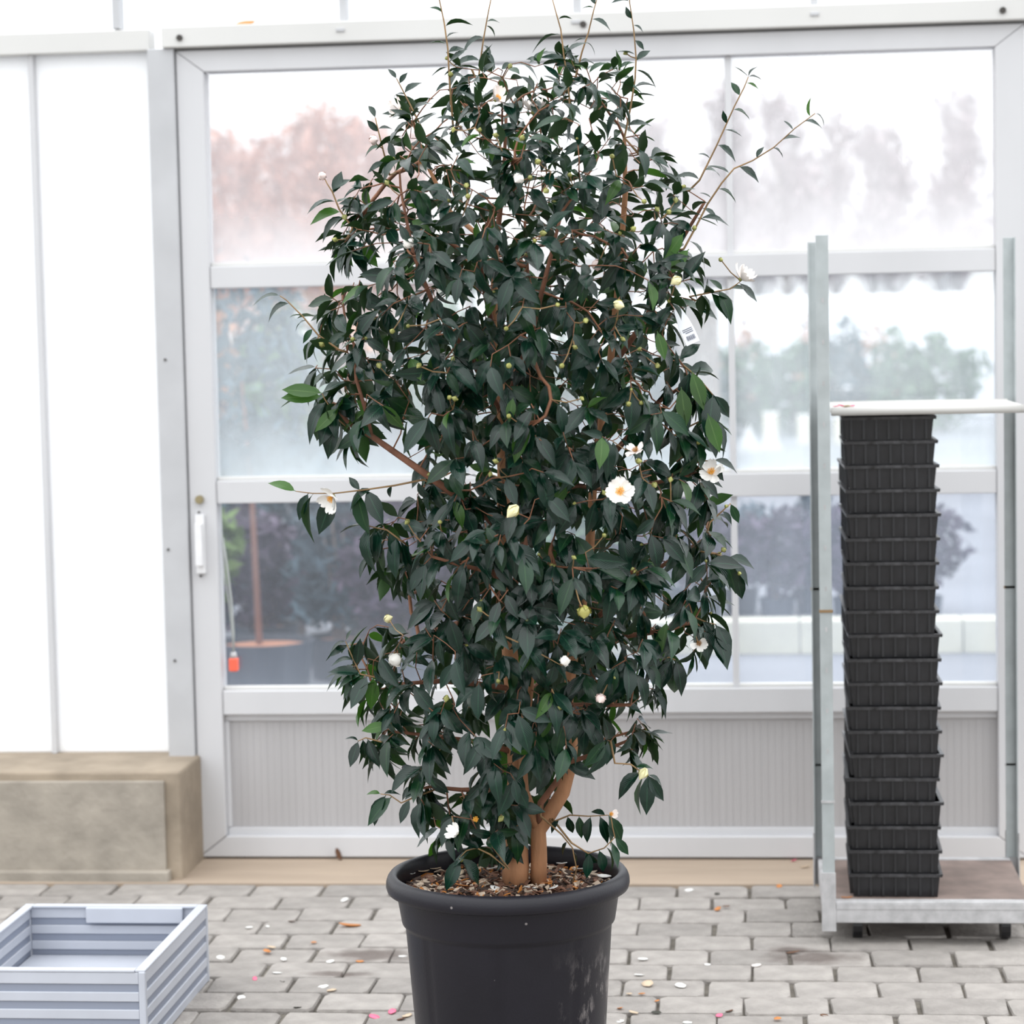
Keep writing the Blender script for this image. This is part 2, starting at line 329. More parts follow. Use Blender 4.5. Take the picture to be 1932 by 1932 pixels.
# left: fixed post, concrete plinth, opal wall
post = empty('trim_3', (-1.76, YW, 0), 'tall weathered white fixed post left of the sliding door', kind='structure')
MB().box(-.04, .0405, -.06, .05, .0, 2.463).build('post', M_POST, post, bevel=.003)
for z, x in ((.62, -.012), (.96, -.022), (1.535, -.013), (.3, .03)):
    MB().tube([(x, -.064, z), (x, -.058, z)], .004, 8).build('screw', M_BOLT, post)
pl = empty('trim_4', (-1.9, 7.0, 0), 'stained brown concrete plinth block left of the door, below the post', kind='structure')
MB().box(-1.3, .195, -.09, .3, -.05, .326).build('plinth', M_CONC, pl, bevel=.008)
MB().box(-1.3, .150, -.105, -.088, -.05, .30).build('facing_slab', M_CONC2, pl, bevel=.004)
MB().box(-1.3, .162, -.125, -.08, -.05, .035).build('foot', M_CONC2, pl, bevel=.006)
def opal():
    m = bpy.data.materials.new('opal_polycarbonate'); m.use_nodes = True; t = m.node_tree; N = t.nodes; L = t.links; N.clear()
    o = N.new('ShaderNodeOutputMaterial'); a = N.new('ShaderNodeBsdfTranslucent'); b = N.new('ShaderNodeBsdfDiffuse'); c = N.new('ShaderNodeMixShader')
    a.inputs[0].default_value = (.97, .97, .97, 1); b.inputs[0].default_value = (.97, .97, .97, 1); c.inputs[0].default_value = .4
    L.new(a.outputs[0], c.inputs[1]); L.new(b.outputs[0], c.inputs[2]); L.new(c.outputs[0], o.inputs[0]); return m
M_OPAL = opal()
wl = empty('wall_back', (-1.8, YW, .326), 'white opal sheet wall between white bars left of the door post', kind='structure')
for k in range(4):
    x1 = -.02 - k * .36; MB().box(x1 - .352, x1, .02, .024, 0, 2.2).build('panel', M_OPAL, wl)
    MB().box(x1 - .362, x1 - .346, -.01, .035, 0, 2.2).build('bar', M_WHITE, wl, bevel=.002)
MB().box(-1.5, 0, -.03, .05, 2.137, 2.2).build('top_rail', M_BEAM, wl, bevel=.003)

# the sliding door
door = empty('door_1', (-1.717, YW, .03), 'large white framed sliding glass door with fogged panes and a grey lower panel', kind='structure')
DX = 1.717
def dpart(name, poly, y0, y1, m, bev=.003):
    return MB().prism_xz([(x + DX, z - .03) for x, z in poly], y0, y1, auto_off(y0, y1)).build(name, m, door, bevel=bev) if False else MB().prism_xz([(x + DX, z - .03) for x, z in poly], y0, y1).build(name, m, door, bevel=bev, auto=True)
R0, R1 = .700, .785
dpart('stile', [(-1.7165, .012), (-1.633, .076), (-1.633, 2.391), (-1.7165, 2.455)], -.045, .03, M_WHITE)
dpart('stile', [(R1, .012), (R1, 2.455), (R0, 2.391), (R0, .076)], -.045, .03, M_WHITE)
dpart('rail', [(-1.7165, .0105), (R1, .0105), (R0, .0745), (-1.632, .0745)], -.045, .03, M_WHITE)
dpart('rail', [(-1.7165, 2.456), (-1.632, 2.392), (R0, 2.392), (R1, 2.456)], -.045, .03, M_WHITE)
for z0, z1 in ((1.746, 1.812), (1.096, 1.165), (.449, .523)):
    dpart('rail', [(-1.632, z0), (R0 - .001, z0), (R0 - .001, z1), (-1.632, z1)], -.04, .025, M_WHITE)
    dpart('glazing_bead', [(-1.632, z1), (R0 - .001, z1), (R0 - .001, z1 + .011), (-1.632, z1 + .011)], -.022, .0, M_BEAM, .002)
MXS = (-.853, -.0705)
ROWS = ((.523, 1.096), (1.165, 1.746), (1.812, 2.391))
for (z0, z1) in ROWS:
    for mx in MXS:
        dpart('mullion', [(mx - .0095, z0), (mx + .0095, z0), (mx + .0095, z1), (mx - .0095, z1)], -.025, .02, M_WHITE, .002)
edges = (-1.632, *MXS, R0)
GL = {}
for r, (z0, z1) in enumerate(ROWS):
    for c in range(3):
        x0, x1 = edges[c] + (.0 if c == 0 else .0095), edges[c + 1] - (.0 if c == 2 else .0095)
        b = [[.05, .13, .15], [.22, .26, .25], [.20, .27, .29]][r][c]
        lo = [.10, .38, .46][r]
        gm = glass_material('fogged_glass', b, lo, b * .95, r * 3.7 + c * 1.3, [(.78, .86, .99), (.86, .92, .95), (.95, .93, .94)][r])
        dpart('pane', [(x0, z0), (x1, z0), (x1, z1), (x0, z1)], -.002, .002, gm, 0)
# grey lower panel: twin wall sheet with fine vertical flutes
pn = MB(); n = 110; w = (R0 + 1.632) / n
for i in range(n):
    x0 = -1.632 + i * w + DX; pn.box(x0 + .0002, x0 + w - .0002, -.0085 - .0006 * (i % 2), -.006, .0745 - .03, .449 - .03)
pn.box(-1.632 + DX, R0 + DX, -.0075, .006, .0745 - .03, .449 - .03)
pn.build('panel', M_PANEL, door)
for z in (.085, .438): dpart('glazing_bead', [(-1.632, z - .011), (R0, z - .011), (R0, z + .011), (-1.632, z + .011)], -.018, -.004, M_WHITE, .002)
for xx in (-1.627,): dpart('glazing_bead', [(xx - .006, .098), (xx + .008, .098), (xx + .008, .426), (xx - .006, .426)], -.019, -.004, M_WHITE, .002)
# handle and lock on the left stile
h = MB().box(-.014, .014, -.061, -.045, .885, 1.065); h.box(-.011, .011, -.085, -.066, .91, 1.04)
h.box(-.008, .008, -.068, -.058, .91, .93); h.box(-.008, .008, -.068, -.058, 1.02, 1.04)
ho = h.build('handle', M_HANDLE, door, bevel=.003, loc=(.034, 0, -.03))
for z in (.878, 1.072): MB().tube([(0, -.066, z), (0, -.06, z)], .004, 8).build('screw', M_BOLT, ho)
lk = MB(); lk.tube([(.034, -.057, 1.08), (.034, -.044, 1.08)], .013, 14); lk.tube([(.034, -.0585, 1.08), (.034, -.056, 1.08)], .008, 12); lk.build('lock', M_BRASS, door, smooth=False)

# cable hanging beside the stile
cab = empty('hanging_cable', (-1.612, YW - .02, .6), 'white cable loop with an orange connector hanging against the lower left pane', 'cable')
M_CORD = mat('grey_cord', (.36, .38, .37), .6)
p0 = [(-.010, 0, .39), (.002, -.002, .30), (.012, -.004, .20), (.016, -.004, .10), (.014, -.004, .035)]
MB().tube(p0, .0034, 8).build('cord', M_CORD, cab, smooth=True)
MB().tube([(-.012, 0, .41), (-.008, .002, .28), (.004, .002, .18), (.013, 0, .08), (.0145, -.002, .035)], .0028, 8).build('cord', M_CORD, cab, smooth=True)
M_OR = mat('orange_red_plastic', (0.85, .13, .07), .5)
MB().tube([(.014, -.004, .04), (.014, -.004, .022)], [.008, .012], 10).build('cap', M_GALVD, cab, smooth=True)
MB().box(.0005, .0275, -.018, .010, -.018, .022).build('connector', M_OR, cab, bevel=.004)

# ------------------------------------------------------------------ outdoors beyond the glass
yard = MB().box(-60, 60, 7.4, 140, -.14, -.03).build('ground', M_GROUND); tag(yard, 'pale grey paved yard seen outside through the glass', kind='structure')
def crown(n, rx, rz, size, seed, shell=.5, tall=1.0):
    r = np.random.default_rng(seed); mb = MB()
    for i in range(n):
        d = r.normal(size=3); d /= np.linalg.norm(d); q = r.uniform(shell, 1) * (1 + .18 * math.sin(4 * d[0] + seed) + .15 * math.sin(5 * d[2] + 2 * seed))
        c = d * q * np.array([rx, rx, rz]); a = r.normal(size=3); a /= np.linalg.norm(a); b = np.cross(a, r.normal(size=3)); b /= np.linalg.norm(b)
        s = size * r.uniform(.6, 1.3)
        mb.add([c - a * s, c + b * s * .45, c + a * s, c - b * s * .45], [(0, 1, 2, 3)], int(r.integers(0, 3)))
    return mb
def shades(name, col, v=.35):
    return [mat(name, tuple(c * k for c in col), .7, .2) for k in (1 - v, 1, 1 + v)]
SH_GREEN = shades('outdoor_green', (.10, .17, .09)); SH_BLUE = shades('outdoor_blue_green', (.07, .11, .14)); SH_PURP = shades('outdoor_purple_brown', (.085, .065, .10))
SH_RUSS = shades('russet_twigs', (.50, .27, .21)); SH_LIME = shades('outdoor_lime', (.17, .26, .09)); SH_COP = shades('copper_leaves', (.48, .23, .12))
M_TRUNKR = mat('reddish_far_bark', (.27, .14, .11), .8); M_TRUNKG = mat('grey_far_bark', (.22, .17, .15), .8); M_POTD = mat('dark_outdoor_pot', (.022, .033, .055), .6)
M_MULCHO = mat('orange_mulch', (.42, .18, .10), .9); M_PALEW = mat('pale_cream_blockwork', (.60, .60, .52), .8, nscale=3, namt=.1)
def shrub(name, x, y, h, rx, sh, label, cat='shrub', group=None, seed=0, n=420, size=.05, trunk=None, pot=None):
    e = empty(name, (x, y, -.03), label, cat, group)
    z0 = 0
    if pot:
        r, ph = pot; z0 = ph; MB().lathe([(.0, 0), (r * .82, 0), (r, ph), (r * .93, ph), (r * .9, ph - .03), (0, ph - .03)], 20).build('pot', M_POTD, e, smooth=False)
        MB().lathe([(0, .012), (r * .5, .01), (r * .9, 0)], 16).build('mulch', M_MULCHO, e, loc=(0, 0, ph - .028))
    st = MB(); r_ = random.Random(seed)
    for k in range(3 if not trunk else 1):
        q = r_.uniform(-.3, .3) * rx if not trunk else -.07
        st.tube([(q * .3, 0, max(0, z0 - .03)), (q * .6, .02, z0 + (h - z0) * .4), (q, 0, z0 + (h - z0) * .7)], [.010 + .003 * h, .008 + .002 * h, .006], 6)
    st.build('stem', M_TRUNKR if trunk else M_TRUNKG, e, smooth=True)
    rz = (h - z0) / 2 if not trunk else (h - trunk) / 2
    o = crown(n, rx, rz, size, seed).build('foliage', sh, e, loc=(0, 0, h - rz)); tag(o, kind='stuff')
    return e
# evergreens 24 m away, seen in the middle panes
k = 0
kinds = [(SH_GREEN, 'mid green'), (SH_BLUE, 'blue green'), (SH_COP, 'copper'), (SH_BLUE, 'blue green'), (SH_GREEN, 'mid green')]
for i, (x, h, c) in enumerate(((-6.3, 2.1, 4), (-5.75, 2.25, 2), (-5.2, 1.95, 1), (-4.7, 2.1, 0), (-4.15, 2.3, 2), (-3.6, 2.0, 3), (-3.0, 2.1, 0), (-2.4, 1.8, 1), (-1.8, 1.7, 0))):
    shrub('evergreen_shrub', x, 24 + .8 * (i % 3), h, .48, kinds[c][0], '%s bush, %s from the left in the row far behind the middle left panes' % (kinds[c][1], ORD[i]), 'shrub', 'evergreen bushes far behind the left panes', seed=20 + i, n=700, size=.09)
for i in range(8):
    shrub('hedge_shrub', -2.6 + i * .78, 36 + .9 * (i % 2), 1.42 + .08 * (i % 3), .55, kinds[(4, 0, 1)[i % 3]][0], 'blurred hedge bush, %s from the left in the row far behind the middle right panes' % ORD[i], 'shrub', 'hedge bushes far behind the right panes', seed=40 + i, n=800, size=.10)
for i in range(4):
    shrub('copper_shrub', -1.2 + i * 1.05, 39, 1.66, .45, SH_COP, 'copper topped bush, %s from the left, rising behind the hedge at the right' % ORD[i], 'shrub', 'copper bushes behind the right hedge', seed=50 + i, n=450, size=.08)
# plants near the door outside, bottom panes
shrub('potted_tree', -2.21, 10.6, 2.0, .36, SH_BLUE, 'potted tree with a red trunk and orange mulch outside the lower left pane', 'tree', seed=61, n=700, size=.05, trunk=.80, pot=(.23, .27))
for i, (x, y, h, rx, s, nm) in enumerate(((-2.62, 11.0, 1.15, .26, SH_LIME, 'lime green'), (-1.98, 11.3, .98, .30, SH_BLUE, 'blue green'), (-2.45, 11.8, .80, .30, SH_PURP, 'purple brown'), (-1.62, 11.0, .86, .28, SH_PURP, 'purple brown'), (-1.30, 11.6, .9, .3, SH_BLUE, 'blue green'), (-.95, 11.2, .9, .3, SH_GREEN, 'green'), (-1.92, 12.5, .66, .30, SH_PURP, 'dark low'))):
    shrub('potted_shrub', x, y, h, rx, s, '%s shrub in a dark pot outside, %s' % (nm, ('behind the top of the hanging cable', 'right of the red trunked tree', 'low behind the red trunked tree', 'left of the camellia behind the glass', 'half hidden behind the camellia foliage', 'hidden mostly behind the middle of the camellia', 'filling the gap right of the red trunk')[i]), 'shrub', seed=70 + i, n=800, size=.05, pot=(.17, .2))
for i in range(9):
    shrub('nursery_shrub', -4.05 + i * .42, 15.2 + .5 * (i % 2), 1.02 + .1 * ((i * 2) % 3), .34, (SH_BLUE, SH_PURP, SH_BLUE)[i % 3], 'dark nursery shrub, %s from the left in the row behind the lower left panes' % ORD[i], 'shrub', 'nursery shrubs behind the lower left panes', seed=170 + i, n=900, size=.06, pot=(.16, .16))
for i in range(9):
    x = -.70 + i * .20; shrub('low_shrub', x, 13.3 + .45 * (i % 2), .62 + .05 * (i % 3), .20, (SH_PURP, SH_BLUE)[i % 2], 'low potted shrub, %s from the left in the row behind the lower right panes' % ORD[i], 'shrub', 'low potted shrubs behind the right panes', seed=90 + i, n=700, size=.045, pot=(.10, .14))
for i in range(8):
    shrub('ground_shrub', -2.95 + i * .25, 12.7 + .35 * (i % 2), .46 + .05 * (i % 3), .19, (SH_BLUE, SH_PURP)[i % 2], 'knee high dark shrub, %s from the left behind the lower left pane' % ORD[i], 'shrub', 'knee high shrubs behind the lower left pane', seed=210 + i, n=420, size=.045)
wall_ = empty('planter_wall', (.2, 12.1, -.03), 'low pale cream block wall outside the lower right panes', 'wall')
for i in range(10): MB().box(-1.6 + i * .4 + .003, -1.2 + i * .4 - .003, -.1, .1, 0, .165).build('block', M_PALEW, wall_, bevel=.004)
# white things standing in the yard
M_FLEECE = mat('white_fleece', (.9, .9, .9), .8); M_BOXC = mat('cream_board', (.82, .78, .62), .7)
for i, px in enumerate((1413, 1455)):
    t = MB().add([(-.14, -.2, 0), (.14, -.2, 0), (0, -.2, .34), (-.14, .2, 0), (.14, .2, 0), (0, .2, .34)], [(0, 1, 2), (5, 4, 3), (0, 2, 5, 3), (1, 4, 5, 2), (0, 3, 4, 1)])
    o = t.build('fleece_tent', M_FLEECE, loc=(on_y(px, 840, 32)[0], 32, -.03)); tag(o, 'small white fleece tent in the yard, %s of the pair' % ('left one' if i == 0 else 'right one'), 'cover')
for i, (px, z, w) in enumerate(((1454, .42, .20), (1517, .38, .17), (1585, .36, .17))):
    e = empty('cream_cabinet', (on_y(px, 830, 33.2)[0], 33.2, -.03), 'cream box standing in the yard %s' % ('behind the white tents', 'left of the galvanised trolley post', 'between the trolley post and the black trays')[i], 'box')
    MB().box(-w / 2, w / 2, -.1, .1, 0, z).build('body', M_BOXC, e, bevel=.01); MB().box(-w / 2 - .01, w / 2 + .01, -.11, .11, z, z + .03).build('lid', M_FLEECE, e, bevel=.006)
# brown shed behind the label
M_SHED = mat('grey_brown_boards', (.34, .28, .25), .8, nscale=4, namt=.12); sh = empty('shed', (on_y(1318, 620, 30)[0], 30, -.03), 'narrow grey brown shed outside behind the white plant label', 'shed')
for i in range(5): MB().box(-.25 + i * .1 + .004, -.15 + i * .1 - .004, -.25, .25, 0, 1.95).build('board', M_SHED, sh)
MB().add([(-.3, -.3, 1.95), (.3, -.3, 1.95), (.3, .3, 2.05), (-.3, .3, 2.05), (-.3, -.3, 1.99), (.3, -.3, 1.99), (.3, .3, 2.09), (-.3, .3, 2.09)], [(0, 3, 2, 1), (4, 5, 6, 7), (0, 1, 5, 4), (1, 2, 6, 5), (2, 3, 7, 6), (3, 0, 4, 7)]).build('roof', M_FLEECE, sh)
# polytunnel far right
M_POLY = mat('milky_film', (.80, .84, .90), .4); pt = empty('polytunnel', (2.4, 44, -.03), 'long milky polytunnel far behind the hedge at the right', 'tunnel')
arc = [(-1.15 * math.cos(a), 2.15 * math.sin(a)) for a in np.linspace(0, math.pi, 17)]
v = [(-4.6, y, z) for y, z in arc] + [(4.6, y, z) for y, z in arc]; n = len(arc)
MB().add(v, [(i, i + 1, i + 1 + n, i + n) for i in range(n - 1)] + [tuple(range(n)), tuple(range(2 * n - 1, n - 1, -1))]).build('film', M_POLY, pt)
for i in range(8):
    x = -4.6 + i * 9.2 / 7; MB().tube([(x, y * 1.01, z * 1.01) for y, z in arc], .03, 5).build('hoop', M_GALV, pt)
# bare trees
def bare_tree_mesh(seed, h, spread):
    r = random.Random(seed); tr = MB(); tw = MB()
    pts = [(r.uniform(-.05, .05) * i, r.uniform(-.05, .05) * i, h * i / 6 * .93) for i in range(7)]
    tr.tube(pts, [.07 * (1 - i / 7.5) + .01 for i in range(7)], 6)
    for k in range(84):
        z = r.uniform(.30, .92) * h; q = r.uniform(0, 6.28); l = spread * r.uniform(.5, 1) * (1.15 - .75 * z / h); i = min(5, int(z / h * 6 / .93)); b = pts[i]
        p = [(b[0], b[1], z), (b[0] + math.cos(q) * l * .5, b[1] + math.sin(q) * l * .5, z + l * .7), (b[0] + math.cos(q) * l, b[1] + math.sin(q) * l, z + l * r.uniform(1.4, 2.4))]
        tw.tube(p, [.017, .012, .005], 3, r.randrange(3))
        for j in range(9):
            t = r.uniform(.3, 1); c = np.array(p[1]) * (1 - t) + np.array(p[2]) * t; e = c + np.array([r.uniform(-.3, .3), r.uniform(-.3, .3), r.uniform(.1, .45)])
            tw.tube([c, e], [.010, .004], 3, r.randrange(3), False)
            if j % 3: continue
            a = np.array([r.gauss(0, 1) for _ in range(3)]) * .05; b_ = np.array([r.gauss(0, 1) for _ in range(3)]) * .05
            tw.add([e - a, e + b_, e + a, e - b_], [(0, 1, 2, 3)], r.randrange(3))
    return tr, tw
BT = [bare_tree_mesh(s, 4.6, .56) for s in (1, 2, 3)]
BTM = [(a.mesh('trunk', M_TRUNKR, True), b.mesh('branches', SH_RUSS)) for a, b in BT]
SH_PALE = shades('grey_mauve_twigs', (.36, .30, .31)); BTP = [(a.mesh('trunk', M_TRUNKG, True), b.mesh('branches', SH_PALE)) for a, b in BT]
def bare_tree(x, y, s, i, ms, label, group):
    e = empty('bare_tree', (x, y, -.03), label, 'tree', group); e.scale = (s, s, s); e.rotation_euler.z = i * 1.7
    link('trunk', ms[i % 3][0], e); tag(link('branches', ms[i % 3][1], e), kind='stuff')
for i, top in enumerate((250, 272, 288, 250, 210, 204, 224, 232, 258)):
    Yt = 35 + 1.9 * ((i * 2) % 5); P = on_y(396 + i * 46, top, Yt)
    bare_tree(P[0], Yt, (P[2] + .03) / 4.72, i, BTM, 'russet bare tree, %s from the left in the row behind the upper left pane' % ORD[i], 'russet bare trees behind the upper left pane')
for i in range(12):
    bare_tree(-3.0 + i * .75, 58 + 3 * ((i * 2) % 5), [1.35, 1.5, 1.25, 1.6][i % 4], i + 1, BTP, 'pale mauve bare tree, %s from the left in the row behind the upper right panes' % ORD[i], 'mauve bare trees behind the upper right panes')

# ------------------------------------------------------------------ trolley with black trays
TY0, TY1 = 6.2, 6.73
tro = empty('plant_trolley', (.155, TY0, 0), 'galvanised nursery trolley with tall posts standing right of the camellia', 'trolley')
TX = .56
def post_(x, y, z0, z1, sx, sy, m):
    p = MB(); t = .003; w = .031
    p.box(x, x + sx * w, y, y + sy * t, z0, z1) if sx > 0 else p.box(x + sx * w, x, y, y + sy * t, z0, z1)
    return p
def lpost(x, y, z0, z1, w=.031, d=.031, t=.004, sx=1, sy=1):
    x0, x1 = sorted((x, x + sx * w)); y0, y1 = sorted((y, y + sy * t)); p = MB().box(x0, x1, y0, y1, z0, z1)
    a0, a1 = sorted((x, x + sx * t)); b0, b1 = sorted((y + sy * t, y + sy * d)); p.box(a0, a1, b0, b1, z0, z1); return p
for (x, y, sx, sy) in ((0, 0, 1, 1), (-.010, TY1 - TY0, 1, -1), (TX, 0, -1, 1), (TX - .01, TY1 - TY0, -1, -1)):
    pp = lpost(x, y, .115, 1.826, sx=sx, sy=sy).build('post', M_GALV, tro, bevel=.001, auto=True)
    so = lpost(x - .003 * sx, y - .003 * sy, .036, .19, w=.036, d=.04, sx=sx, sy=sy).build('socket', M_GALVD, tro, bevel=.001, auto=True)
    x0, x1 = sorted((x - .002 * sx, x + .033 * sx)); yy = sorted((y - .003 * sy, y + .004 * sy))
    MB().box(x0, x1, yy[0], yy[1], .865, .872).build('rusty_band', M_RUST, pp)
    MB().box(x0, x1, yy[0], yy[1], .372, .378).build('collar', M_GALVD, pp)
    sl = MB()
    for k in range(12):
        z = .5 + k * .105
        if abs(z - .868) > .03: sl.box(x + sx * .013, x + sx * .018, min(y - .001 * sy, y + .001 * sy), max(y - .001 * sy, y + .001 * sy), z, z + .012)
    if k: sl.build('slot', M_GALVD, pp)
MB().box(.032, TX - .032, -.002, .03, .058, .115).build('base_beam', M_GALVD, tro, bevel=.003)
MB().box(.032, TX - .032, .5, .53, .058, .115).build('base_beam', M_GALVD, tro, bevel=.003)
MB().box(.0, .03, .03, .5, .058, .115).build('base_beam', M_GALVD, tro, bevel=.003)
MB().box(.03, TX - .03, .03, .5, .09, .112).build('deck', M_DECK, tro, bevel=.002)
MB().box(.034, TX - .034, -.004, .0, .095, .108).build('base_lip', M_GALVD, tro)
for x in (.09, TX - .09):
    for y in (.08, .45):
        w = MB().tube([(x - .012, y, .04), (x + .012, y, .04)], .04, 16).build('wheel', M_BLACK, tro, smooth=False)
        MB().box(x - .018, x + .018, y - .012, y + .012, .045, .09).build('fork', M_GALVD, w)
MB().box(.034, TX - .034, .02, .5, 1.37, 1.386).build('shelf', M_SHELF, tro, bevel=.005)
for yy in (.012, .5): MB().tube([(.034, yy, 1.378), (TX - .034, yy, 1.378)], .011, 10).build('shelf_tube', M_SHELF, tro, smooth=True)
# black trays
def tray():
    W, D, H = .24, .38, .062; t = .004; m = MB()
    fl = .012
    def ring(w0, d0, z0, w1, d1, z1, th):
        a = [(-w0, -d0, z0), (w0, -d0, z0), (w0, d0, z0), (-w0, d0, z0), (-w1, -d1, z1), (w1, -d1, z1), (w1, d1, z1), (-w1, d1, z1)]
        b = [(x - th * np.sign(x), y - th * np.sign(y), z) for x, y, z in a]
        fs = [(0, 1, 5, 4), (1, 2, 6, 5), (2, 3, 7, 6), (3, 0, 4, 7)]
        return a + b, fs + [tuple(i + 8 for i in reversed(f)) for f in fs] + [(4, 5, 13, 12), (5, 6, 14, 13), (6, 7, 15, 14), (7, 4, 12, 15), (0, 8, 9, 1), (1, 9, 10, 2), (2, 10, 11, 3), (3, 11, 8, 0)]
    body = MB(); body.add(*ring(W / 2 - .012, D / 2 - .012, 0, W / 2 - .006, D / 2 - .006, H, .003)); body.box(-W / 2 + .012, W / 2 - .012, -D / 2 + .012, D / 2 - .012, 0, .003)
    for k in range(7):
        x = -W / 2 + .025 + k * (W - .05) / 6; body.box(x - .003, x + .003, -D / 2 + .004, -D / 2 + .012, .004, H - .008)
    for k in range(9):
        yk = -D / 2 + .03 + k * (D - .06) / 8; body.box(-W / 2 + .003, -W / 2 + .012, yk - .003, yk + .003, .004, H - .008)
    rim = MB(); rim.add(*ring(W / 2, D / 2, H - .008, W / 2 + .001, D / 2 + .001, H, .010))
    return body.mesh('tray_body', M_BLACK), rim.mesh('tray_rim', mat('highlit_black_rim', (.035, .035, .038), .35, .5, nscale=60, namt=.8))  # rim colour lifted and mottled to imitate highlights on glossy plastic
TB, TR = tray()
for k in range(20):
    o = link('nursery_tray', TB, None, (.155 + .188 + random.uniform(-.004, .004), TY0 + .245 + random.uniform(-.006, .006), .1125 + k * .0625)); o.rotation_euler.z = random.uniform(-.02, .02)
    tag(o, ('black plastic nursery tray, %s the stack on the galvanised trolley' % ('topmost of' if k == 19 else 'bottom one of' if k == 0 else ORD[19 - k] + ' from the top of')), 'tray', 'stacked black nursery trays'); link('rim', TR, o)

# ------------------------------------------------------------------ grey slatted crate, front left
cr = empty('grey_crate', (-1.377, 5.82, 0), 'pale grey slatted plastic crate on the paving at the front left', 'crate')
CW, CD, CH = .46, .62, .187
def side(p, x0, x1, y0, y1):                       # a slatted side: recessed back sheet and four proud slats
    if x1 - x0 < y1 - y0:
        back = MB().box(x0 + .006, x1 - .004, y0, y1, .004, CH - .006)
    else: back = MB().box(x0, x1, y0 + .004, y1 - .006, .004, CH - .006)
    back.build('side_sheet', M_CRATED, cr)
    for z0, z1 in ((.0, .022), (.040, .062), (.080, .102), (.120, .142), (.160, CH)):
        MB().box(x0, x1, y0, y1, z0, z1).build('slat', M_CRATE, cr, bevel=.002)
side(cr, -.014, 0, -CD, 0); side(cr, -CW, -CW + .014, -CD, 0)
side(cr, -CW + .014, -.014, -.014, 0); side(cr, -CW + .014, -.014, -CD, -CD + .014)
for x in (-.010, -CW + .001):
    for y in (-.010, -CD + .001): MB().box(x - .004, x + .012, y - .004, y + .012, 0, CH + .002).build('corner_post', M_CRATE, cr, bevel=.003)
MB().box(-CW + .014, -.014, -CD + .014, -.014, .06, .066).build('floor_sheet', M_CRATE, cr)
for (a, b, c, d) in ((-.022, .002, -CD, 0), (-CW - .002, -CW + .022, -CD, 0)): MB().box(a, b, c, d, CH, CH + .006).build('top_rim', M_CRATE, cr, bevel=.002)
for (c, d) in ((-.022, .002), (-CD - .002, -CD + .022)): MB().box(-CW + .022, -.022, c, d, CH, CH + .006).build('top_rim', M_CRATE, cr, bevel=.002)
MB().box(-.30, -.055, -.034, -.022, CH - .035, CH + .004).build('handle_strip', M_CRATE, cr, bevel=.003)

# ------------------------------------------------------------------ the pot
PC = np.array([-.5345, 5.0, 0.0])
pot = empty('plant_pot', PC, 'large anthracite plastic pot with a rolled rim holding the camellia', 'pot')
segs = 120
def lathe_ribbed(prof, rib, z_top):
    vs = []; n = len(prof)
    for k in range(segs):
        a = 2 * math.pi * k / segs
        for (r, z, f) in prof:
            rr = r - (rib if (k % 15 in (0,)) else 0) * f
            vs.append((rr * math.cos(a), rr * math.sin(a), z))
    fs = [(k * n + i, ((k + 1) % segs) * n + i, ((k + 1) % segs) * n + i + 1, k * n + i + 1) for k in range(segs) for i in range(n - 1)]
    return MB().add(vs, fs)
prof = [(.0, .0, 0), (.176, .0, 0), (.182, .004, 0), (.186, .02, .5), (.2018, .135, 1), (.2175, .352, 1), (.2183, .3585, 0), (.2245, .3625, 0), (.2258, .368, 0), (.2355, .428, 0), (.2375, .432, 0)]
lathe_ribbed(prof, .0028, .36).build('body', M_POT, pot, smooth=True)
rimp = [(.2365, .4335), (.248, .4285), (.2545, .4315), (.2570, .440), (.2565, .450), (.2535, .459), (.2485, .4655), (.242, .468), (.2365, .4665), (.233, .461), (.231, .450), (.2265, .400), (.228, .398), (.2335, .430)]
MB().lathe(rimp, 128, close=True).build('rim', M_POT, pot, smooth=True)
SOILZ = .424
so = MB()
for k in range(48):
    for r_ in range(7):
        r = .2285 * r_ / 6; a = 2 * math.pi * k / 48; so.v.append((r * math.cos(a), r * math.sin(a), SOILZ + .012 * (1 - r_ / 6) + random.uniform(-.005, .005) * (r_ > 0)))
so.f = [(k * 7 + i, ((k + 1) % 48) * 7 + i, ((k + 1) % 48) * 7 + i + 1, k * 7 + i + 1) for k in range(48) for i in range(6)]; so.mi = [0] * len(so.f)
so.build('soil', M_SOIL, pot, smooth=True)
ch = MB()
for i in range(1500):
    r = .222 * math.sqrt(random.random()); a = random.uniform(0, 6.283); c = np.array([r * math.cos(a), r * math.sin(a), SOILZ + .012 * (1 - r / .2285) + random.uniform(.0, .008)])
    e1 = np.array([random.gauss(0, 1), random.gauss(0, 1), random.gauss(0, .35)]); e1 /= np.linalg.norm(e1); e2 = np.cross(e1, [random.gauss(0, .4), random.gauss(0, .4), 1]); e2 /= np.linalg.norm(e2); e3 = np.cross(e1, e2)
    s = random.uniform(.005, .016); w = s * random.uniform(.35, .8); t = .0012; mi = random.choices((0, 1, 2, 3), (5, 2.8, 1.2, 4.5))[0]
    top = [c - e1 * s - e2 * w * .4 + e3 * t, c - e2 * w + e3 * t, c + e1 * s + e3 * t * 2, c + e2 * w - e3 * t]
    ch.add(top + [p - e3 * .002 for p in top], [(0, 1, 2, 3), (7, 6, 5, 4), (0, 4, 5, 1), (1, 5, 6, 2), (2, 6, 7, 3), (3, 7, 4, 0)], mi)
tag(ch.build('bark_mulch', M_CHIPS, pot), kind='stuff')

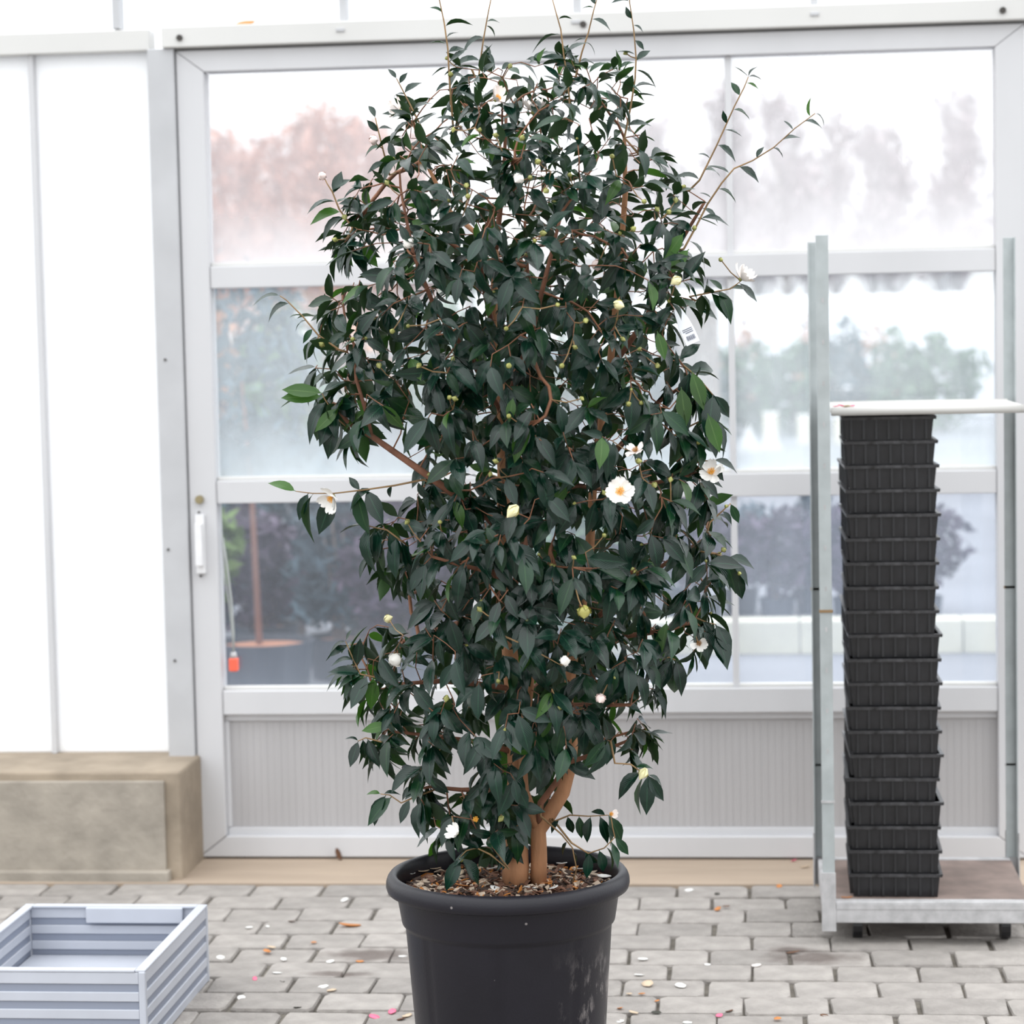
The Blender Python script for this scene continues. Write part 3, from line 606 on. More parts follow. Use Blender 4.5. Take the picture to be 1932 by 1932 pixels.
# ------------------------------------------------------------------ the camellia
TB0 = np.array([-.5165, 5.0, SOILZ])
tree = empty('camellia_tree', TB0, 'tall dense camellia with dark glossy leaves, white flowers and two tan trunks in the pot', 'tree')
CY = 5.02
LEFT = [(100, 900), (150, 800), (200, 750), (250, 715), (300, 725), (350, 670), (380, 640), (420, 625), (460, 610), (520, 610), (560, 600), (600, 595), (650, 582), (700, 580), (740, 590), (790, 595), (830, 680), (860, 740), (900, 760), (940, 750), (980, 710), (1000, 680), (1050, 685), (1100, 700), (1130, 760), (1160, 775), (1190, 690), (1230, 640), (1280, 640), (1310, 660), (1350, 710), (1400, 690), (1430, 710), (1450, 775), (1500, 780), (1560, 785), (1590, 840), (1625, 870)]
RGHT = [(100, 1180), (150, 1215), (200, 1215), (250, 1235), (300, 1250), (340, 1290), (400, 1300), (450, 1290), (500, 1335), (540, 1360), (570, 1350), (600, 1300), (640, 1290), (680, 1310), (720, 1325), (770, 1325), (800, 1345), (840, 1350), (870, 1290), (890, 1350), (920, 1340), (960, 1350), (1000, 1365), (1050, 1375), (1090, 1375), (1130, 1360), (1180, 1350), (1230, 1330), (1260, 1290), (1290, 1260), (1330, 1215), (1380, 1215), (1430, 1215), (1460, 1195), (1500, 1150), (1530, 1010), (1625, 960)]
LY, LX = zip(*LEFT); RY, RX = zip(*RGHT)
def lim(py): return np.interp(py, LY, LX), np.interp(py, RY, RX)
# branch-free pockets where the photo shows background inside the outline
HOLES = [(745, 835, 50, 55), (870, 1447, 45, 24), (1130, 1490, 60, 60), (735, 1115, 60, 28), (1270, 1090, 40, 26), (845, 548, 14, 12), (1290, 1295, 40, 40), (1155, 1010, 14, 12), (1120, 1020, 20, 12), (1185, 655, 14, 16), (1240, 800, 12, 26), (800, 1130, 16, 20), (1235, 1135, 22, 18), (780, 1330, 14, 26), (1140, 1130, 14, 10)]
def in_hole(px, py, k=1.0):
    return any(((px - a) / (c * k)) ** 2 + ((py - b) / (d * k)) ** 2 < 1 for a, b, c, d in HOLES)
def half_depth(px, py):
    l, r = lim(py); c = (l + r) / 2; w = max(40, (r - l) / 2); u = min(1, abs(px - c) / w)
    H = np.interp(py, (60, 200, 450, 1100, 1350, 1500, 1620), (.10, .26, .36, .36, .30, .22, .14))
    return H * math.sqrt(max(0, 1 - u * u)) + .03
# attractors
att = []; tries = 0
while len(att) < 1700 and tries < 120000:
    tries += 1
    py = random.uniform(100, 1600); l, r = lim(py); px = random.uniform(l + 8, r - 8)
    if random.random() > (r - l) / 800 or in_hole(px, py, 1.25): continue
    hd = half_depth(px, py); s = -1 if random.random() < .62 else 1
    P = on_y(px, py, CY + s * hd * random.random() ** .45)
    if py > 1440 and px > 985 and P[1] < 5.01: continue
    if py > 1590 and P[1] < 5.0: continue
    if all(np.sum((P - q) ** 2) > .035 ** 2 for q in att): att.append(P)
att = np.array(att)
# skeleton nodes
NP = []; NPAR = []; NR = []
def limb(pts, parent=None):
    """pts: (px, py, depth offset, radius); laid out about 3 cm apart"""
    idx = parent; prev = None
    for (px, py, dy, r) in pts:
        P = on_y(px, py, 5.0 + dy)
        if prev is not None or idx is not None:
            A = NP[idx] if prev is None else prev[0]; ra = r if prev is None else prev[1]
            n = max(1, int(np.linalg.norm(P - A) / .03))
            for k in range(1, n + 1):
                t = k / n; NP.append(A * (1 - t) + P * t); NPAR.append(idx); NR.append(ra * (1 - t) + r * t); idx = len(NP) - 1
        else: NP.append(P); NPAR.append(-1); NR.append(r); idx = len(NP) - 1
        prev = (P, r)
    return idx
def near(px, py, dy=0):
    P = on_y(px, py, 5.0 + dy); return int(np.argmin([np.sum((P - q) ** 2) for q in NP]))
limb([(972, 1668, 0, .028), (974, 1600, .0, .0255), (972, 1530, .02, .0225), (975, 1450, .04, .020), (968, 1300, .05, .018), (955, 1150, .03, .016), (950, 950, .02, .0135), (948, 780, .0, .0115), (930, 620, .02, .009), (935, 470, .02, .007), (950, 340, 0, .0045), (955, 220, 0, .003)])
nA = len(NP)
limb([(1016, 1668, .01, .0175), (1017, 1620, .0, .0165), (1016, 1566, -.005, .0175), (1036, 1537, -.005, .0155), (1062, 1495, 0, .0145), (1074, 1450, .01, .0145), (1079, 1405, .02, .0135), (1070, 1330, .03, .012), (1085, 1200, .05, .011), (1110, 1080, .05, .010), (1120, 900, .05, .0085), (1150, 700, .04, .0075), (1170, 500, .02, .006), (1180, 360, -.02, .0055), (1178, 260, -.03, .0035)])
def sub(px, py, dy, *pts): return limb(list(pts), near(px, py, dy))
sub(1016, 1566, 0, (1001, 1528, -.01, .0115), (989, 1492, .0, .0105), (985, 1420, .03, .009), (1000, 1300, -.06, .0075), (1010, 1200, -.12, .006))
sub(1010, 1545, 0, (1020, 1515, -.03, .007), (1048, 1478, -.03, .0065), (1068, 1440, -.04, .006), (1130, 1420, -.06, .0045), (1190, 1395, -.1, .003))
sub(972, 1300, .05, (900, 1290, -.02, .006), (830, 1285, -.10, .005), (760, 1290, -.14, .0035), (700, 1285, -.12, .0028))
sub(950, 1010, .02, (910, 965, -.12, .0085), (850, 928, -.2, .0075), (790, 885, -.22, .007), (740, 850, -.2, .0065), (700, 822, -.18, .006), (655, 795, -.16, .0045), (628, 760, -.15, .0035))
sub(700, 822, -.18, (690, 775, -.15, .0045), (672, 715, -.12, .0035), (668, 650, -.1, .003))
sub(955, 1110, .03, (930, 1080, -.2, .005), (868, 1066, -.26, .0042), (815, 1050, -.27, .003))
sub(948, 780, 0, (890, 680, -.1, .006), (820, 580, -.18, .005), (780, 480, -.2, .004), (760, 380, -.15, .003))
sub(930, 620, 0, (900, 480, -.15, .006), (930, 400, -.2, .005), (975, 350, -.24, .003))
sub(948, 780, 0, (1000, 640, -.2, .006), (1030, 520, -.25, .0045), (1060, 400, -.24, .003))
sub(1085, 1200, .05, (1180, 1120, .0, .006), (1260, 1060, .0, .0045), (1340, 1010, 0, .003))
sub(1085, 1200, .05, (1180, 1200, -.1, .0055), (1260, 1190, -.1, .004), (1310, 1170, -.08, .003))
sub(1120, 900, .05, (1180, 830, -.1, .006), (1240, 760, -.1, .0045), (1300, 720, -.08, .003))
sub(1120, 900, .05, (1200, 920, -.12, .005), (1280, 900, -.08, .0035), (1330, 890, -.05, .003))
sub(1150, 700, .04, (1220, 600, 0, .006), (1270, 480, 0, .0045), (1330, 380, -.02, .003))
sub(935, 470, 0, (850, 400, .1, .005), (800, 300, .08, .0035), (780, 230, .05, .003))
sub(1070, 1330, .03, (1130, 1330, -.12, .005), (1190, 1330, -.16, .003))
sub(955, 1150, .03, (850, 1180, .12, .006), (760, 1210, .12, .004))
sub(972, 1420, .04, (900, 1400, .0, .006), (830, 1390, -.05, .0045), (740, 1380, -.04, .003))
sub(975, 1500, .03, (920, 1490, -.06, .006), (870, 1490, -.08, .0045), (815, 1485, -.08, .0035))
sub(955, 1150, .03, (1000, 1000, .2, .006), (1010, 800, .25, .005), (1000, 600, .26, .004), (990, 420, .2, .003))
nmanual = len(NP)
# grow twigs towards the attractors
alive = np.ones(len(att), bool); STEP = .033
P_ = np.array(NP); kids_dir = {}
nearest = np.full(len(att), 0); ndist = np.full(len(att), 9e9)
def upd(start):
    global nearest, ndist
    Q = np.array(NP[start:]); d = np.linalg.norm(att[:, None, :] - Q[None], axis=2); j = d.argmin(1); dd = d[np.arange(len(att)), j]
    b = dd < ndist; ndist = np.where(b, dd, ndist); nearest = np.where(b, j + start, nearest)
upd(0); TIPS = []
for it in range(90):
    if not alive.any(): break
    start = len(NP)
    dirs = {}
    for a in np.where(alive)[0]:
        if ndist[a] > .30 and it < 60: continue
        i = nearest[a]; v = att[a] - NP[i]; dirs.setdefault(i, np.zeros(3)); dirs[i] += v / (np.linalg.norm(v) + 1e-9)
    for i, v in dirs.items():
        n = np.linalg.norm(v)
        if n < 1e-4: v = np.array([0, 0, 1.]); n = 1
        NP.append(NP[i] + v / n * STEP + rng.normal(size=3) * .004); NPAR.append(int(i)); NR.append(0)
    if len(NP) == start: continue
    upd(start)
    hit = alive & (ndist < .034)
    for a in np.where(hit)[0]: TIPS.append(nearest[a])
    alive &= ~hit
NP = np.array(NP); N_ = len(NP)
kids = [[] for _ in range(N_)]
for i, p in enumerate(NPAR):
    if p is not None and p >= 0: kids[p].append(i)
rad = np.zeros(N_)
order = sorted(range(N_), key=lambda i: -i)
for i in order:
    s = sum(rad[k] ** 2.5 for k in kids[i]); rad[i] = max(.0011, s ** (1 / 2.5)) if kids[i] else .0011
rad = np.minimum(rad, .0045)
for i in range(nmanual): rad[i] = max(NR[i] if NR[i] else 0, min(rad[i], .004))
# leaf templates
def leaf_template(curve, fold, twist, slim=1.0):
    T = np.array([0, .06, .14, .30, .48, .66, .82, .93, 1.0]); W = np.array([.012, .014, .078, .165, .196, .168, .092, .032, .0]) * slim
    vs = []; uv = []
    for t, w in zip(T, W):
        z = -curve * t * t + .06 * curve * t; y = t * (1 - .25 * curve * t); tw = twist * t
        for s in (-1, 0, 1):
            x = s * w; zz = z + abs(s) * w * fold + .012 * s * math.sin(9 * t) * (abs(s)) * (w > .05)
            vs.append((x * math.cos(tw) - 0 * zz, y, zz + x * math.sin(tw))); uv.append((.5 + s * .5, t))
    fs = []
    for i in range(len(T) - 1):
        a = i * 3; fs += [(a, a + 1, a + 4, a + 3), (a + 1, a + 2, a + 5, a + 4)]
    return np.array(vs), fs, uv
LT = [leaf_template(.10, .25, .1), leaf_template(.28, .35, -.25), leaf_template(.48, .5, .3, .95), leaf_template(.70, .3, -.15, .92), leaf_template(.2, .75, .4, .9)]
def leaf_mesh(k, c):
    vs, fs, uv = LT[k]; me = bpy.data.meshes.new('leaf'); me.from_pydata(vs.tolist(), [], fs); me.materials.append(M_LEAF[c])
    ul = me.uv_layers.new(name='UVMap'); loops = [i for f in fs for i in f]; ul.data.foreach_set('uv', [q for i in loops for q in uv[i]])
    me.polygons.foreach_set('use_smooth', [True] * len(fs)); me.update(); return me
LEAVES = []   # (pos, dir, normal, length, template, class)
AX = lambda z: np.array([np.interp(z, (.45, .9, 1.4, 2.2), (-.52, -.49, -.49, -.475)), CY])
def put_leaf(P, d, n, L, k=None, c=None):
    d = d / (np.linalg.norm(d) + 1e-9); n = n - d * n.dot(d)
    if np.linalg.norm(n) < 1e-3: n = np.array([0, -1, .2]) - d * np.array([0, -1, .2]).dot(d)
    n = n / np.linalg.norm(n)
    if k is None: k = random.choices(range(5), (3, 3, 2, 1.2, 1.6))[0]
    if c is None: c = random.choices((0, 1, 2), (78, 19, 3))[0]
    LEAVES.append((P, d, n, L, k, c))
def droop_at(z): return float(np.interp(z, (.5, 1.3, 1.65, 1.95, 2.2), (1.0, .95, .65, .12, -.1)))
def twig_leaf(P, t, az, L, spread=.9):
    t = t / (np.linalg.norm(t) + 1e-9); a = np.cross(t, [0, 0, 1.]); a = a / (np.linalg.norm(a) + 1e-6); b = np.cross(t, a)
    side = a * math.cos(az) + b * math.sin(az)
    out = np.array([*(P[:2] - AX(P[2])), 0]); out /= np.linalg.norm(out) + 1e-6
    z = droop_at(P[2])
    d = t * .55 + side * spread + out * .25 + np.array([0, 0, -1.]) * z * random.uniform(.6, 1.5) + rng.normal(size=3) * .18
    n = out * (.35 + .55 * max(0, z)) + np.array([0, 0, 1.]) * (.85 - .35 * max(0, z)) + rng.normal(size=3) * .28
    put_leaf(P, d, n, L)
tipset = set(int(t) for t in TIPS)
phase = 0.0; seen_ = {}
def proj(P):
    q = P - CAM; w = q.dot(FWD); return 966 + F * q.dot(RIGHT) / w, 966 + F * q.dot(DOWN) / w
for i in range(nmanual if False else 0, N_):
    p = NPAR[i]
    if p is None or p < 0 or rad[i] > .0034: continue
    t = NP[i] - NP[p]; P = NP[i]; zs = np.interp(P[2], (.5, 1.5, 1.9, 2.2), (1.0, 1.0, .84, .72))
    u, v = proj(P); phase += 2.4
    tip = not kids[i]
    if in_hole(u, v, .8): continue
    cell = tuple((P / .016).astype(int)); seen_[cell] = seen_.get(cell, 0) + 1
    if seen_[cell] > 1: continue
    nl = 4 if tip else (1 if random.random() < .66 else 0)
    for k in range(nl):
        phase += 2.4; twig_leaf(P - t * (random.random() * .6), t, phase + rng.normal() * .3, zs * random.uniform(.052, .089) * (1 if not tip or k < 3 else .8), .9 if not tip else .75)

# long shoots that stand clear of the crown: (path px, depth offset, leaf size, leaves [(along 0..1, dx, dy)])
SHOOTS = [
 ([(855, 240), (848, 150), (845, 92), (838, 42), (829, 0), (824, -30)], -.12, .040, [(.30, -26, 4), (.36, 26, -10), (.42, -34, 10), (.45, 30, -24), (.52, 24, -16), (.58, -30, -8), (.62, 14, -16), (.70, 40, -22), (.80, -16, -14), (.9, 12, -12), (.22, 34, -14)]),
 ([(902, 160), (906, 118), (912, 75), (920, 30), (930, -20)], -.05, .040, [(.1, -50, 18), (.25, -46, -8), (.42, 24, 14), (.5, -44, 10), (.62, 22, 10), (.66, 20, -6), (.35, 30, 20)]),
 ([(1078, 230), (1072, 160), (1064, 105), (1058, 55), (1048, 20), (1040, -10)], -.12, .045, [(.25, 24, 18), (.33, 60, 6), (.45, -36, -26), (.60, 20, 22), (.68, -52, -8), (.8, 20, -12), (.52, 34, -30)]),
 ([(1085, 150), (1098, 98), (1110, 62), (1120, 20), (1131, -18)], .05, .034, [(.2, 30, -10), (.42, 26, 6), (.45, -20, -6), (.68, 38, 8), (.8, -20, -8), (.84, -6, -16)]),
 ([(1178, 260), (1190, 200), (1198, 150), (1200, 110), (1196, 60), (1188, 5), (1186, -20)], -.08, .042, [(.08, 40, -14), (.16, -36, -36), (.28, 38, -10), (.34, 36, -18), (.46, 44, 14), (.52, 22, -22), (.56, -32, -12), (.66, 18, 14), (.76, 22, 6), (.8, -10, -14), (.92, -30, -8), (.95, 8, -20)]),
 ([(1300, 360), (1320, 340), (1352, 275), (1386, 200), (1404, 165), (1412, 145)], -.02, .038, [(.12, -40, -20), (.2, 34, -14), (.30, -10, -10), (.42, 38, 10), (.55, 34, 2), (.60, -8, -22), (.72, 36, 2), (.84, -14, -26), (.95, 18, 4), (1, -22, -22), (1, 6, -16), (1, 24, -6)]),
 ([(1290, 470), (1312, 430), (1335, 385), (1362, 345), (1385, 318), (1420, 303), (1460, 278), (1500, 242), (1538, 214)], -.06, .040, [(.05, 50, 22), (.1, -40, -34), (.18, 50, -6), (.2, -62, -4), (.30, -14, -10), (.36, 40, 8), (.46, -36, -22), (.52, 38, 18), (.62, 8, -18), (.72, 26, 6), (.78, 32, -14), (.86, -14, -16), (.93, 30, -6), (.97, -8, -32), (1, 26, 4)]),
 ([(640, 660), (600, 632), (572, 598), (540, 566), (528, 558)], -.14, .040, [(.3, -44, 28), (.42, -20, 22), (.55, -28, 2), (.62, -16, -6), (.85, -50, 14), (1, -46, -10)]),
 ([(800, 905), (745, 916), (690, 924), (630, 931), (590, 931), (558, 927)], -.2, .044, [(.05, 20, 44), (.25, -12, 22), (.4, -50, 20), (.5, -20, -24), (.52, 10, 76), (.7, -28, 70), (.86, -46, 60), (.9, -22, 46), (1, -46, -22), (.45, 30, 60)]),
 ([(660, 810), (636, 790), (612, 752), (608, 742)], -.16, .058, [(1, -78, 4), (1, -52, -10), (.8, -50, 50), (.7, -34, 62), (.55, -20, 60), (.4, -16, 70), (.9, 16, 60), (.3, 10, 66), (1, 34, -26)]),
 ([(665, 430), (640, 395), (627, 362), (618, 348), (613, 338)], -.06, .05, [(.25, -52, 26), (.35, -56, 4), (.4, 30, -10), (.55, -54, -2), (.7, 14, -42), (.75, 28, -28), (.5, 44, -6)]),
 ([(735, 330), (722, 280), (712, 240), (708, 222)], .02, .04, [(.2, -36, 6), (.3, 30, 10), (.5, -40, 2), (.75, -20, -20), (.8, 24, -8), (1, -12, -26)]),
 ([(800, 250), (775, 200), (757, 165), (748, 148)], .04, .036, [(.3, -30, -8), (.4, 22, -30), (.6, -14, 18), (.7, -26, -10), (.72, 20, -28), (.9, 10, -16), (1, -10, -14)]),
 ([(1300, 560), (1340, 552), (1378, 545), (1398, 530)], -.08, .046, [(.2, 30, 22), (.4, 34, 40), (.55, 26, 52), (.62, -20, -22), (.7, 36, -8), (.95, 34, 30), (.35, 44, 4)]),
 ([(820, 1490), (780, 1505), (757, 1515), (735, 1500), (718, 1498)], -.08, .045, [(.2, 8, 54), (.45, -18, 40), (.8, -48, 46), (.9, -30, 56), (1, -26, -10), (.95, 24, -14)]),
 ([(1040, 1552), (1075, 1538), (1110, 1540), (1148, 1538)], -.03, .042, [(.3, 10, 36), (.5, 4, 40), (.7, -10, 46), (.85, 16, 48), (1, 8, 54), (1, 28, 48), (.95, -26, -14), (.15, -20, 20)]),
 ([(1020, 1540), (1060, 1575), (1080, 1600), (1088, 1640), (1080, 1665)], -.05, .024, [(.45, -14, 26), (.6, 14, 20)]),
 ([(1078, 1590), (1110, 1610), (1140, 1600), (1160, 1580)], -.08, .045, [(.4, -4, 44), (.6, 12, 42), (.75, 28, 36), (.9, 14, 44), (1, 26, 30), (.3, 22, 30), (1, -12, -20)]),
 ([(960, 1640), (925, 1612), (900, 1600), (880, 1605), (868, 1618)], -.14, .052, [(1, -26, 56), (1, 44, 46), (.85, 30, -18), (.75, -34, 28), (.6, -30, -22)]),
 ([(1160, 1440), (1190, 1442), (1212, 1458), (1222, 1462)], -.14, .056, [(1, -2, 66), (.9, -24, 66), (.8, -50, 34), (1, 28, 46), (.6, 30, -8), (1, 30, 10)]),
 ([(720, 1280), (680, 1272), (665, 1240), (652, 1210)], -.14, .05, [(.3, -50, 26), (.35, -46, 4), (.4, -52, -10), (.55, 10, -48), (.65, -38, -6), (.8, 18, -52), (.9, -36, 10), (1, -30, 2), (1, 10, -22), (.25, -30, 56), (.15, -4, 60)]),
 ([(770, 1030), (730, 1000), (705, 995), (690, 990)], -.18, .05, [(1, -48, 2), (.8, 6, 58), (.7, -14, 60), (.5, 22, 56), (.3, -10, 70), (.2, 20, 64), (.9, -20, 74)]),
 ([(1340, 985), (1362, 965), (1378, 950)], -.04, .042, [(.6, 20, 20), (1, 16, 34), (.4, 34, 10)]),
 ([(1320, 1040), (1350, 1045), (1372, 1052), (1388, 1070)], -.06, .052, [(.4, 6, 76), (.6, 26, 62), (.8, 34, 40), (1, 10, 60), (.7, 50, -2), (.95, 40, 16)]),
 ([(1290, 880), (1325, 870), (1345, 868)], -.08, .044, [(.5, 26, 24), (1, 48, 8), (.8, 30, 34)]),
 ([(1300, 1160), (1335, 1175), (1350, 1178)], -.06, .05, [(.6, 4, 70), (1, 30, 50), (1, 20, 76), (.5, 26, 28)]),
 ([(1240, 1250), (1262, 1240), (1275, 1245)], -.08, .055, [(1, -6, 76), (.8, -30, 60), (1, 16, 60), (.6, -44, 40)]),
 ([(720, 1400), (690, 1392), (676, 1398)], -.1, .048, [(1, -14, 44), (.8, 6, 44), (.6, 20, 50), (.4, 40, 36), (1, -16, -10)]),
 ([(1290, 690), (1320, 715), (1345, 745)], -.1, .058, [(.4, 10, 80), (.7, 20, 70), (1, 36, 40), (1, -10, 78), (.3, 44, -10), (.2, -20, 80)]),
 ([(1290, 810), (1330, 790), (1340, 788)], -.1, .058, [(.5, 4, 72), (1, 44, 56), (.9, 20, 66), (.2, -14, 70)]),
 ([(975, 1470), (950, 1500), (955, 1535), (970, 1560)], -.09, .052, [(.1, -30, 40), (.2, 34, 36), (.3, -36, 44), (.4, 30, 50), (.5, -20, 62), (.6, 26, 52), (.7, -34, 40), (.8, 8, 60), (.9, 32, 44), (1, -14, 56), (1, 18, 58), (.95, -34, 36), (.65, 2, 64), (.15, 2, 60)]),
 ([(950, 1200), (985, 1215), (1040, 1245), (1058, 1255)], -.33, .05, [(.1, -40, 24), (.3, 60, 30), (.5, -30, 40), (.9, -10, 50), (.7, 50, 36)]),
]
shoot_paths = []; EXTRA_BUDS = []
for path, dy, ls, lvs in SHOOTS:
    W3 = [on_y(px, py, 5.0 + dy) for px, py in path]
    j = int(np.argmin(np.linalg.norm(NP - W3[0], axis=1)))
    if np.linalg.norm(NP[j] - W3[0]) < .2: W3 = [NP[j]] + W3
    n = len(W3); shoot_paths.append((W3, [.0026 * (1 - .62 * k / (n - 1)) for k in range(n)]))
    B3 = W3[-len(path):]; seg = np.cumsum([0] + [np.linalg.norm(B3[k + 1] - B3[k]) for k in range(len(B3) - 1)]); seg = seg / seg[-1]
    for (t, dx, dyp) in lvs:
        P = np.array([np.interp(t, seg, [b[c] for b in B3]) for c in range(3)])
        l = math.hypot(dx, dyp); d = (RIGHT * dx + DOWN * dyp) / l + FWD * random.uniform(-.5, .35)
        up = np.array([0, 0, 1.]); nn = up * (.9 if abs(dyp) < abs(dx) else .45) - FWD * random.uniform(.15, .9) + rng.normal(size=3) * .2
        L = max(.028, l / 880 * 1.12) if l > 20 else .030
        put_leaf(P, d, nn, L, random.choice((1, 2, 2, 3)) if abs(dyp) < abs(dx) * .8 else None)
# a few bright young leaves the photo shows
for (px, py, dx, dy, dep, L) in ((608, 748, -80, 0, -.2, .085), (605, 742, -60, -8, -.21, .08), (640, 770, -50, 46, -.2, .07), (968, 750, -6, 34, -.34, .05), (1305, 700, 24, 74, -.14, .085), (1285, 730, 10, 80, -.15, .085), (1335, 780, 24, 76, -.14, .085), (1240, 625, 14, 50, -.25, .06), (1040, 1352, -16, 34, -.2, .05), (1010, 1420, -30, -6, -.2, .055), (735, 1368, -46, 8, -.16, .06), (1258, 1172, -12, 70, -.2, .085), (1075, 915, -40, 40, -.25, .07), (1290, 440, -30, 40, -.1, .075), (1300, 470, -40, 44, -.1, .075)):
    l = math.hypot(dx, dy); put_leaf(on_y(px, py, 5 + dep), (RIGHT * dx + DOWN * dy) / l - FWD * .1, -FWD + np.array([0, 0, .5]) + rng.normal(size=3) * .1, L, 0, 2)

# tubes: trunks, branches, twigs
visited = set(); chains = []
tips = [i for i in range(N_) if not kids[i]]
tips.sort(key=lambda i: (0 if i < nmanual else 1, i))
depth_ = np.zeros(N_, int)
for i in range(N_):
    if NPAR[i] is not None and NPAR[i] >= 0: depth_[i] = depth_[NPAR[i]] + 1
tips.sort(key=lambda i: -rad[i] * 1000 - depth_[i] * .001)
# main limbs first, so that each manual limb stays one part
allend = sorted(range(N_), key=lambda i: (0 if i < nmanual else 1, -depth_[i]))
def chain_from(i):
    c = [i]; visited.add(i)
    while NPAR[c[-1]] is not None and NPAR[c[-1]] >= 0:
        q = NPAR[c[-1]]; c.append(q)
        if q in visited: break
        visited.add(q)
    return c[::-1]
mtips = [i for i in range(nmanual) if not any(k < nmanual for k in kids[i])]
mtips.sort(key=lambda i: -NR[i] * 0 - depth_[i])
for i in mtips + [t for t in tips if t >= nmanual]:
    if i not in visited: chains.append(chain_from(i))
twigs = MB(); base = TB0
for c in chains:
    pts = [NP[i] - base for i in c]; rr = [rad[i] for i in c]
    if len(rr) > 1: rr[0] = min(rr[0], rr[1] * 1.15)
    big = max(rr)
    if big > .0125:
        o = MB().tube(pts, [r * (1 + .05 * math.sin(k * 1.7)) for k, r in enumerate(rr)], 14).build('trunk', M_BARK, tree, smooth=True)
    elif big > .0030 and c[-1] < nmanual:
        MB().tube(pts, rr, 8).build('branch', M_BARK if big > .0105 else M_BRANCH, tree, smooth=True)
    else: twigs.tube(pts, rr, 4, caps=False)
tag(twigs.build('twigs', M_TWIG, tree, smooth=True), kind='stuff')
for pts, rr in shoot_paths: MB().tube([p - base for p in pts], rr, 5).build('shoot', M_SHOOT, tree, smooth=True)

# ---- leaves: the 300 that show largest as parts, the rest as one part
def visible_score(l):
    P, d, n, L, k, c = l; m = P + d * L * .5; u, v = proj(m)
    hd = half_depth(u, min(1600, max(60, v))); front = (CY - m[1]) / max(.05, hd)
    return L * L * (abs(n.dot(FWD)) + .15) * (1 if front > .55 else (.25 if front > .2 else .03)) * (0 if v < -10 else 1)
order = sorted(range(len(LEAVES)), key=lambda i: -visible_score(LEAVES[i]))
LM = {}
for i in order[:300]:
    P, d, n, L, k, c = LEAVES[i]
    if (k, c) not in LM: LM[(k, c)] = leaf_mesh(k, c)
    o = link('leaf', LM[(k, c)], tree); x = np.cross(d, n)
    mtx = Matrix([[x[0] * L, d[0] * L, n[0] * L, P[0] - base[0]], [x[1] * L, d[1] * L, n[1] * L, P[1] - base[1]], [x[2] * L, d[2] * L, n[2] * L, P[2] - base[2]], [0, 0, 0, 1]])
    o.matrix_basis = mtx
V = []; FF = []; UV = []; MI = []; off = 0
for i in order[300:]:
    P, d, n, L, k, c = LEAVES[i]; vs, fs, uv = LT[k]; x = np.cross(d, n)
    V.append((vs @ np.array([x, d, n])) * L + (P - base)); FF += [tuple(j + off for j in f) for f in fs]; off += len(vs); MI += [c] * len(fs); UV += [uv[j] for f in fs for j in f]
me = bpy.data.meshes.new('leaves'); me.from_pydata(np.vstack(V).tolist(), [], FF)
for m in M_LEAF: me.materials.append(m)
me.polygons.foreach_set('material_index', MI); me.polygons.foreach_set('use_smooth', [True] * len(FF))
me.uv_layers.new(name='UVMap').data.foreach_set('uv', np.array(UV).ravel().tolist()); me.update()
tag(link('leaves', me, tree), kind='stuff')
print('nodes', N_, 'leaves', len(LEAVES), 'attractors', len(att))

# ---- buds and flowers
def egg(n=10, rings=7, pinch=.35):
    prof = [(max(.0001, math.sin(math.pi * k / rings) * (1 - pinch * (k / rings) ** 2) * .47), -.62 + 1.32 * k / rings) for k in range(rings + 1)]
    return MB().lathe(prof, n)
EGG = egg()
def bud_mesh(m, name='bud'):
    b = MB(); b.add(EGG.v, EGG.f)
    for k in range(5):   # overlapping bud scales
        a = 2 * math.pi * k / 5; z0 = -.62
        b.add([(.18 * math.cos(a - .6), .18 * math.sin(a - .6), z0), (.18 * math.cos(a + .6), .18 * math.sin(a + .6), z0), (.53 * math.cos(a + .35), .53 * math.sin(a + .35), -.15), (.46 * math.cos(a), .46 * math.sin(a), .22), (.53 * math.cos(a - .35), .53 * math.sin(a - .35), -.15)], [(0, 1, 2, 3, 4)])
    return b.mesh(name, m, True)
BUDM = {q: bud_mesh(m) for q, m in (('g', M_BUD), ('c', M_CREAM), ('p', M_PINKBUD), ('w', M_WHITEBUD), ('f', M_GALL), ('o', M_STAMEN))}
def orient(o, P, axis, s, s2=None):
    q = Vector(axis.tolist()).to_track_quat('Z', 'Y'); o.rotation_mode = 'QUATERNION'; o.rotation_quaternion = q; o.location = (P - base).tolist(); o.scale = (s, s, s2 or s)
def front(px, py, k=1.0):
    """a point near the front of the crown along that line of sight"""
    hd = half_depth(px, min(1600, max(60, py))); return on_y(px, py, CY - hd * k - .015)
STALK = MB(); ANCH = np.vstack([NP, np.array([p for pts, _ in shoot_paths for p in pts])])
def stalk(P):
    j = int(np.argmin(np.linalg.norm(ANCH - P, axis=1))); A = ANCH[j]; l = np.linalg.norm(A - P)
    if .012 < l < .22: STALK.tube([A - base, (A + P) / 2 - base + np.array([0, 0, -.08 * l]), P - base], [.0013, .0012, .0012], 4)
def bud(P, kind, s, axis=None, label=None):
    stalk(P)
    o = link('flower_bud' if kind in 'cpwf' else 'bud', BUDM[kind], tree)
    if axis is None: axis = np.array([rng.normal() * .6, -.5, rng.normal() * .5 - .1])
    orient(o, P, axis / np.linalg.norm(axis), s, s * .78 if kind in 'fwp' else s); 
    if label: o['label'] = label
    return o
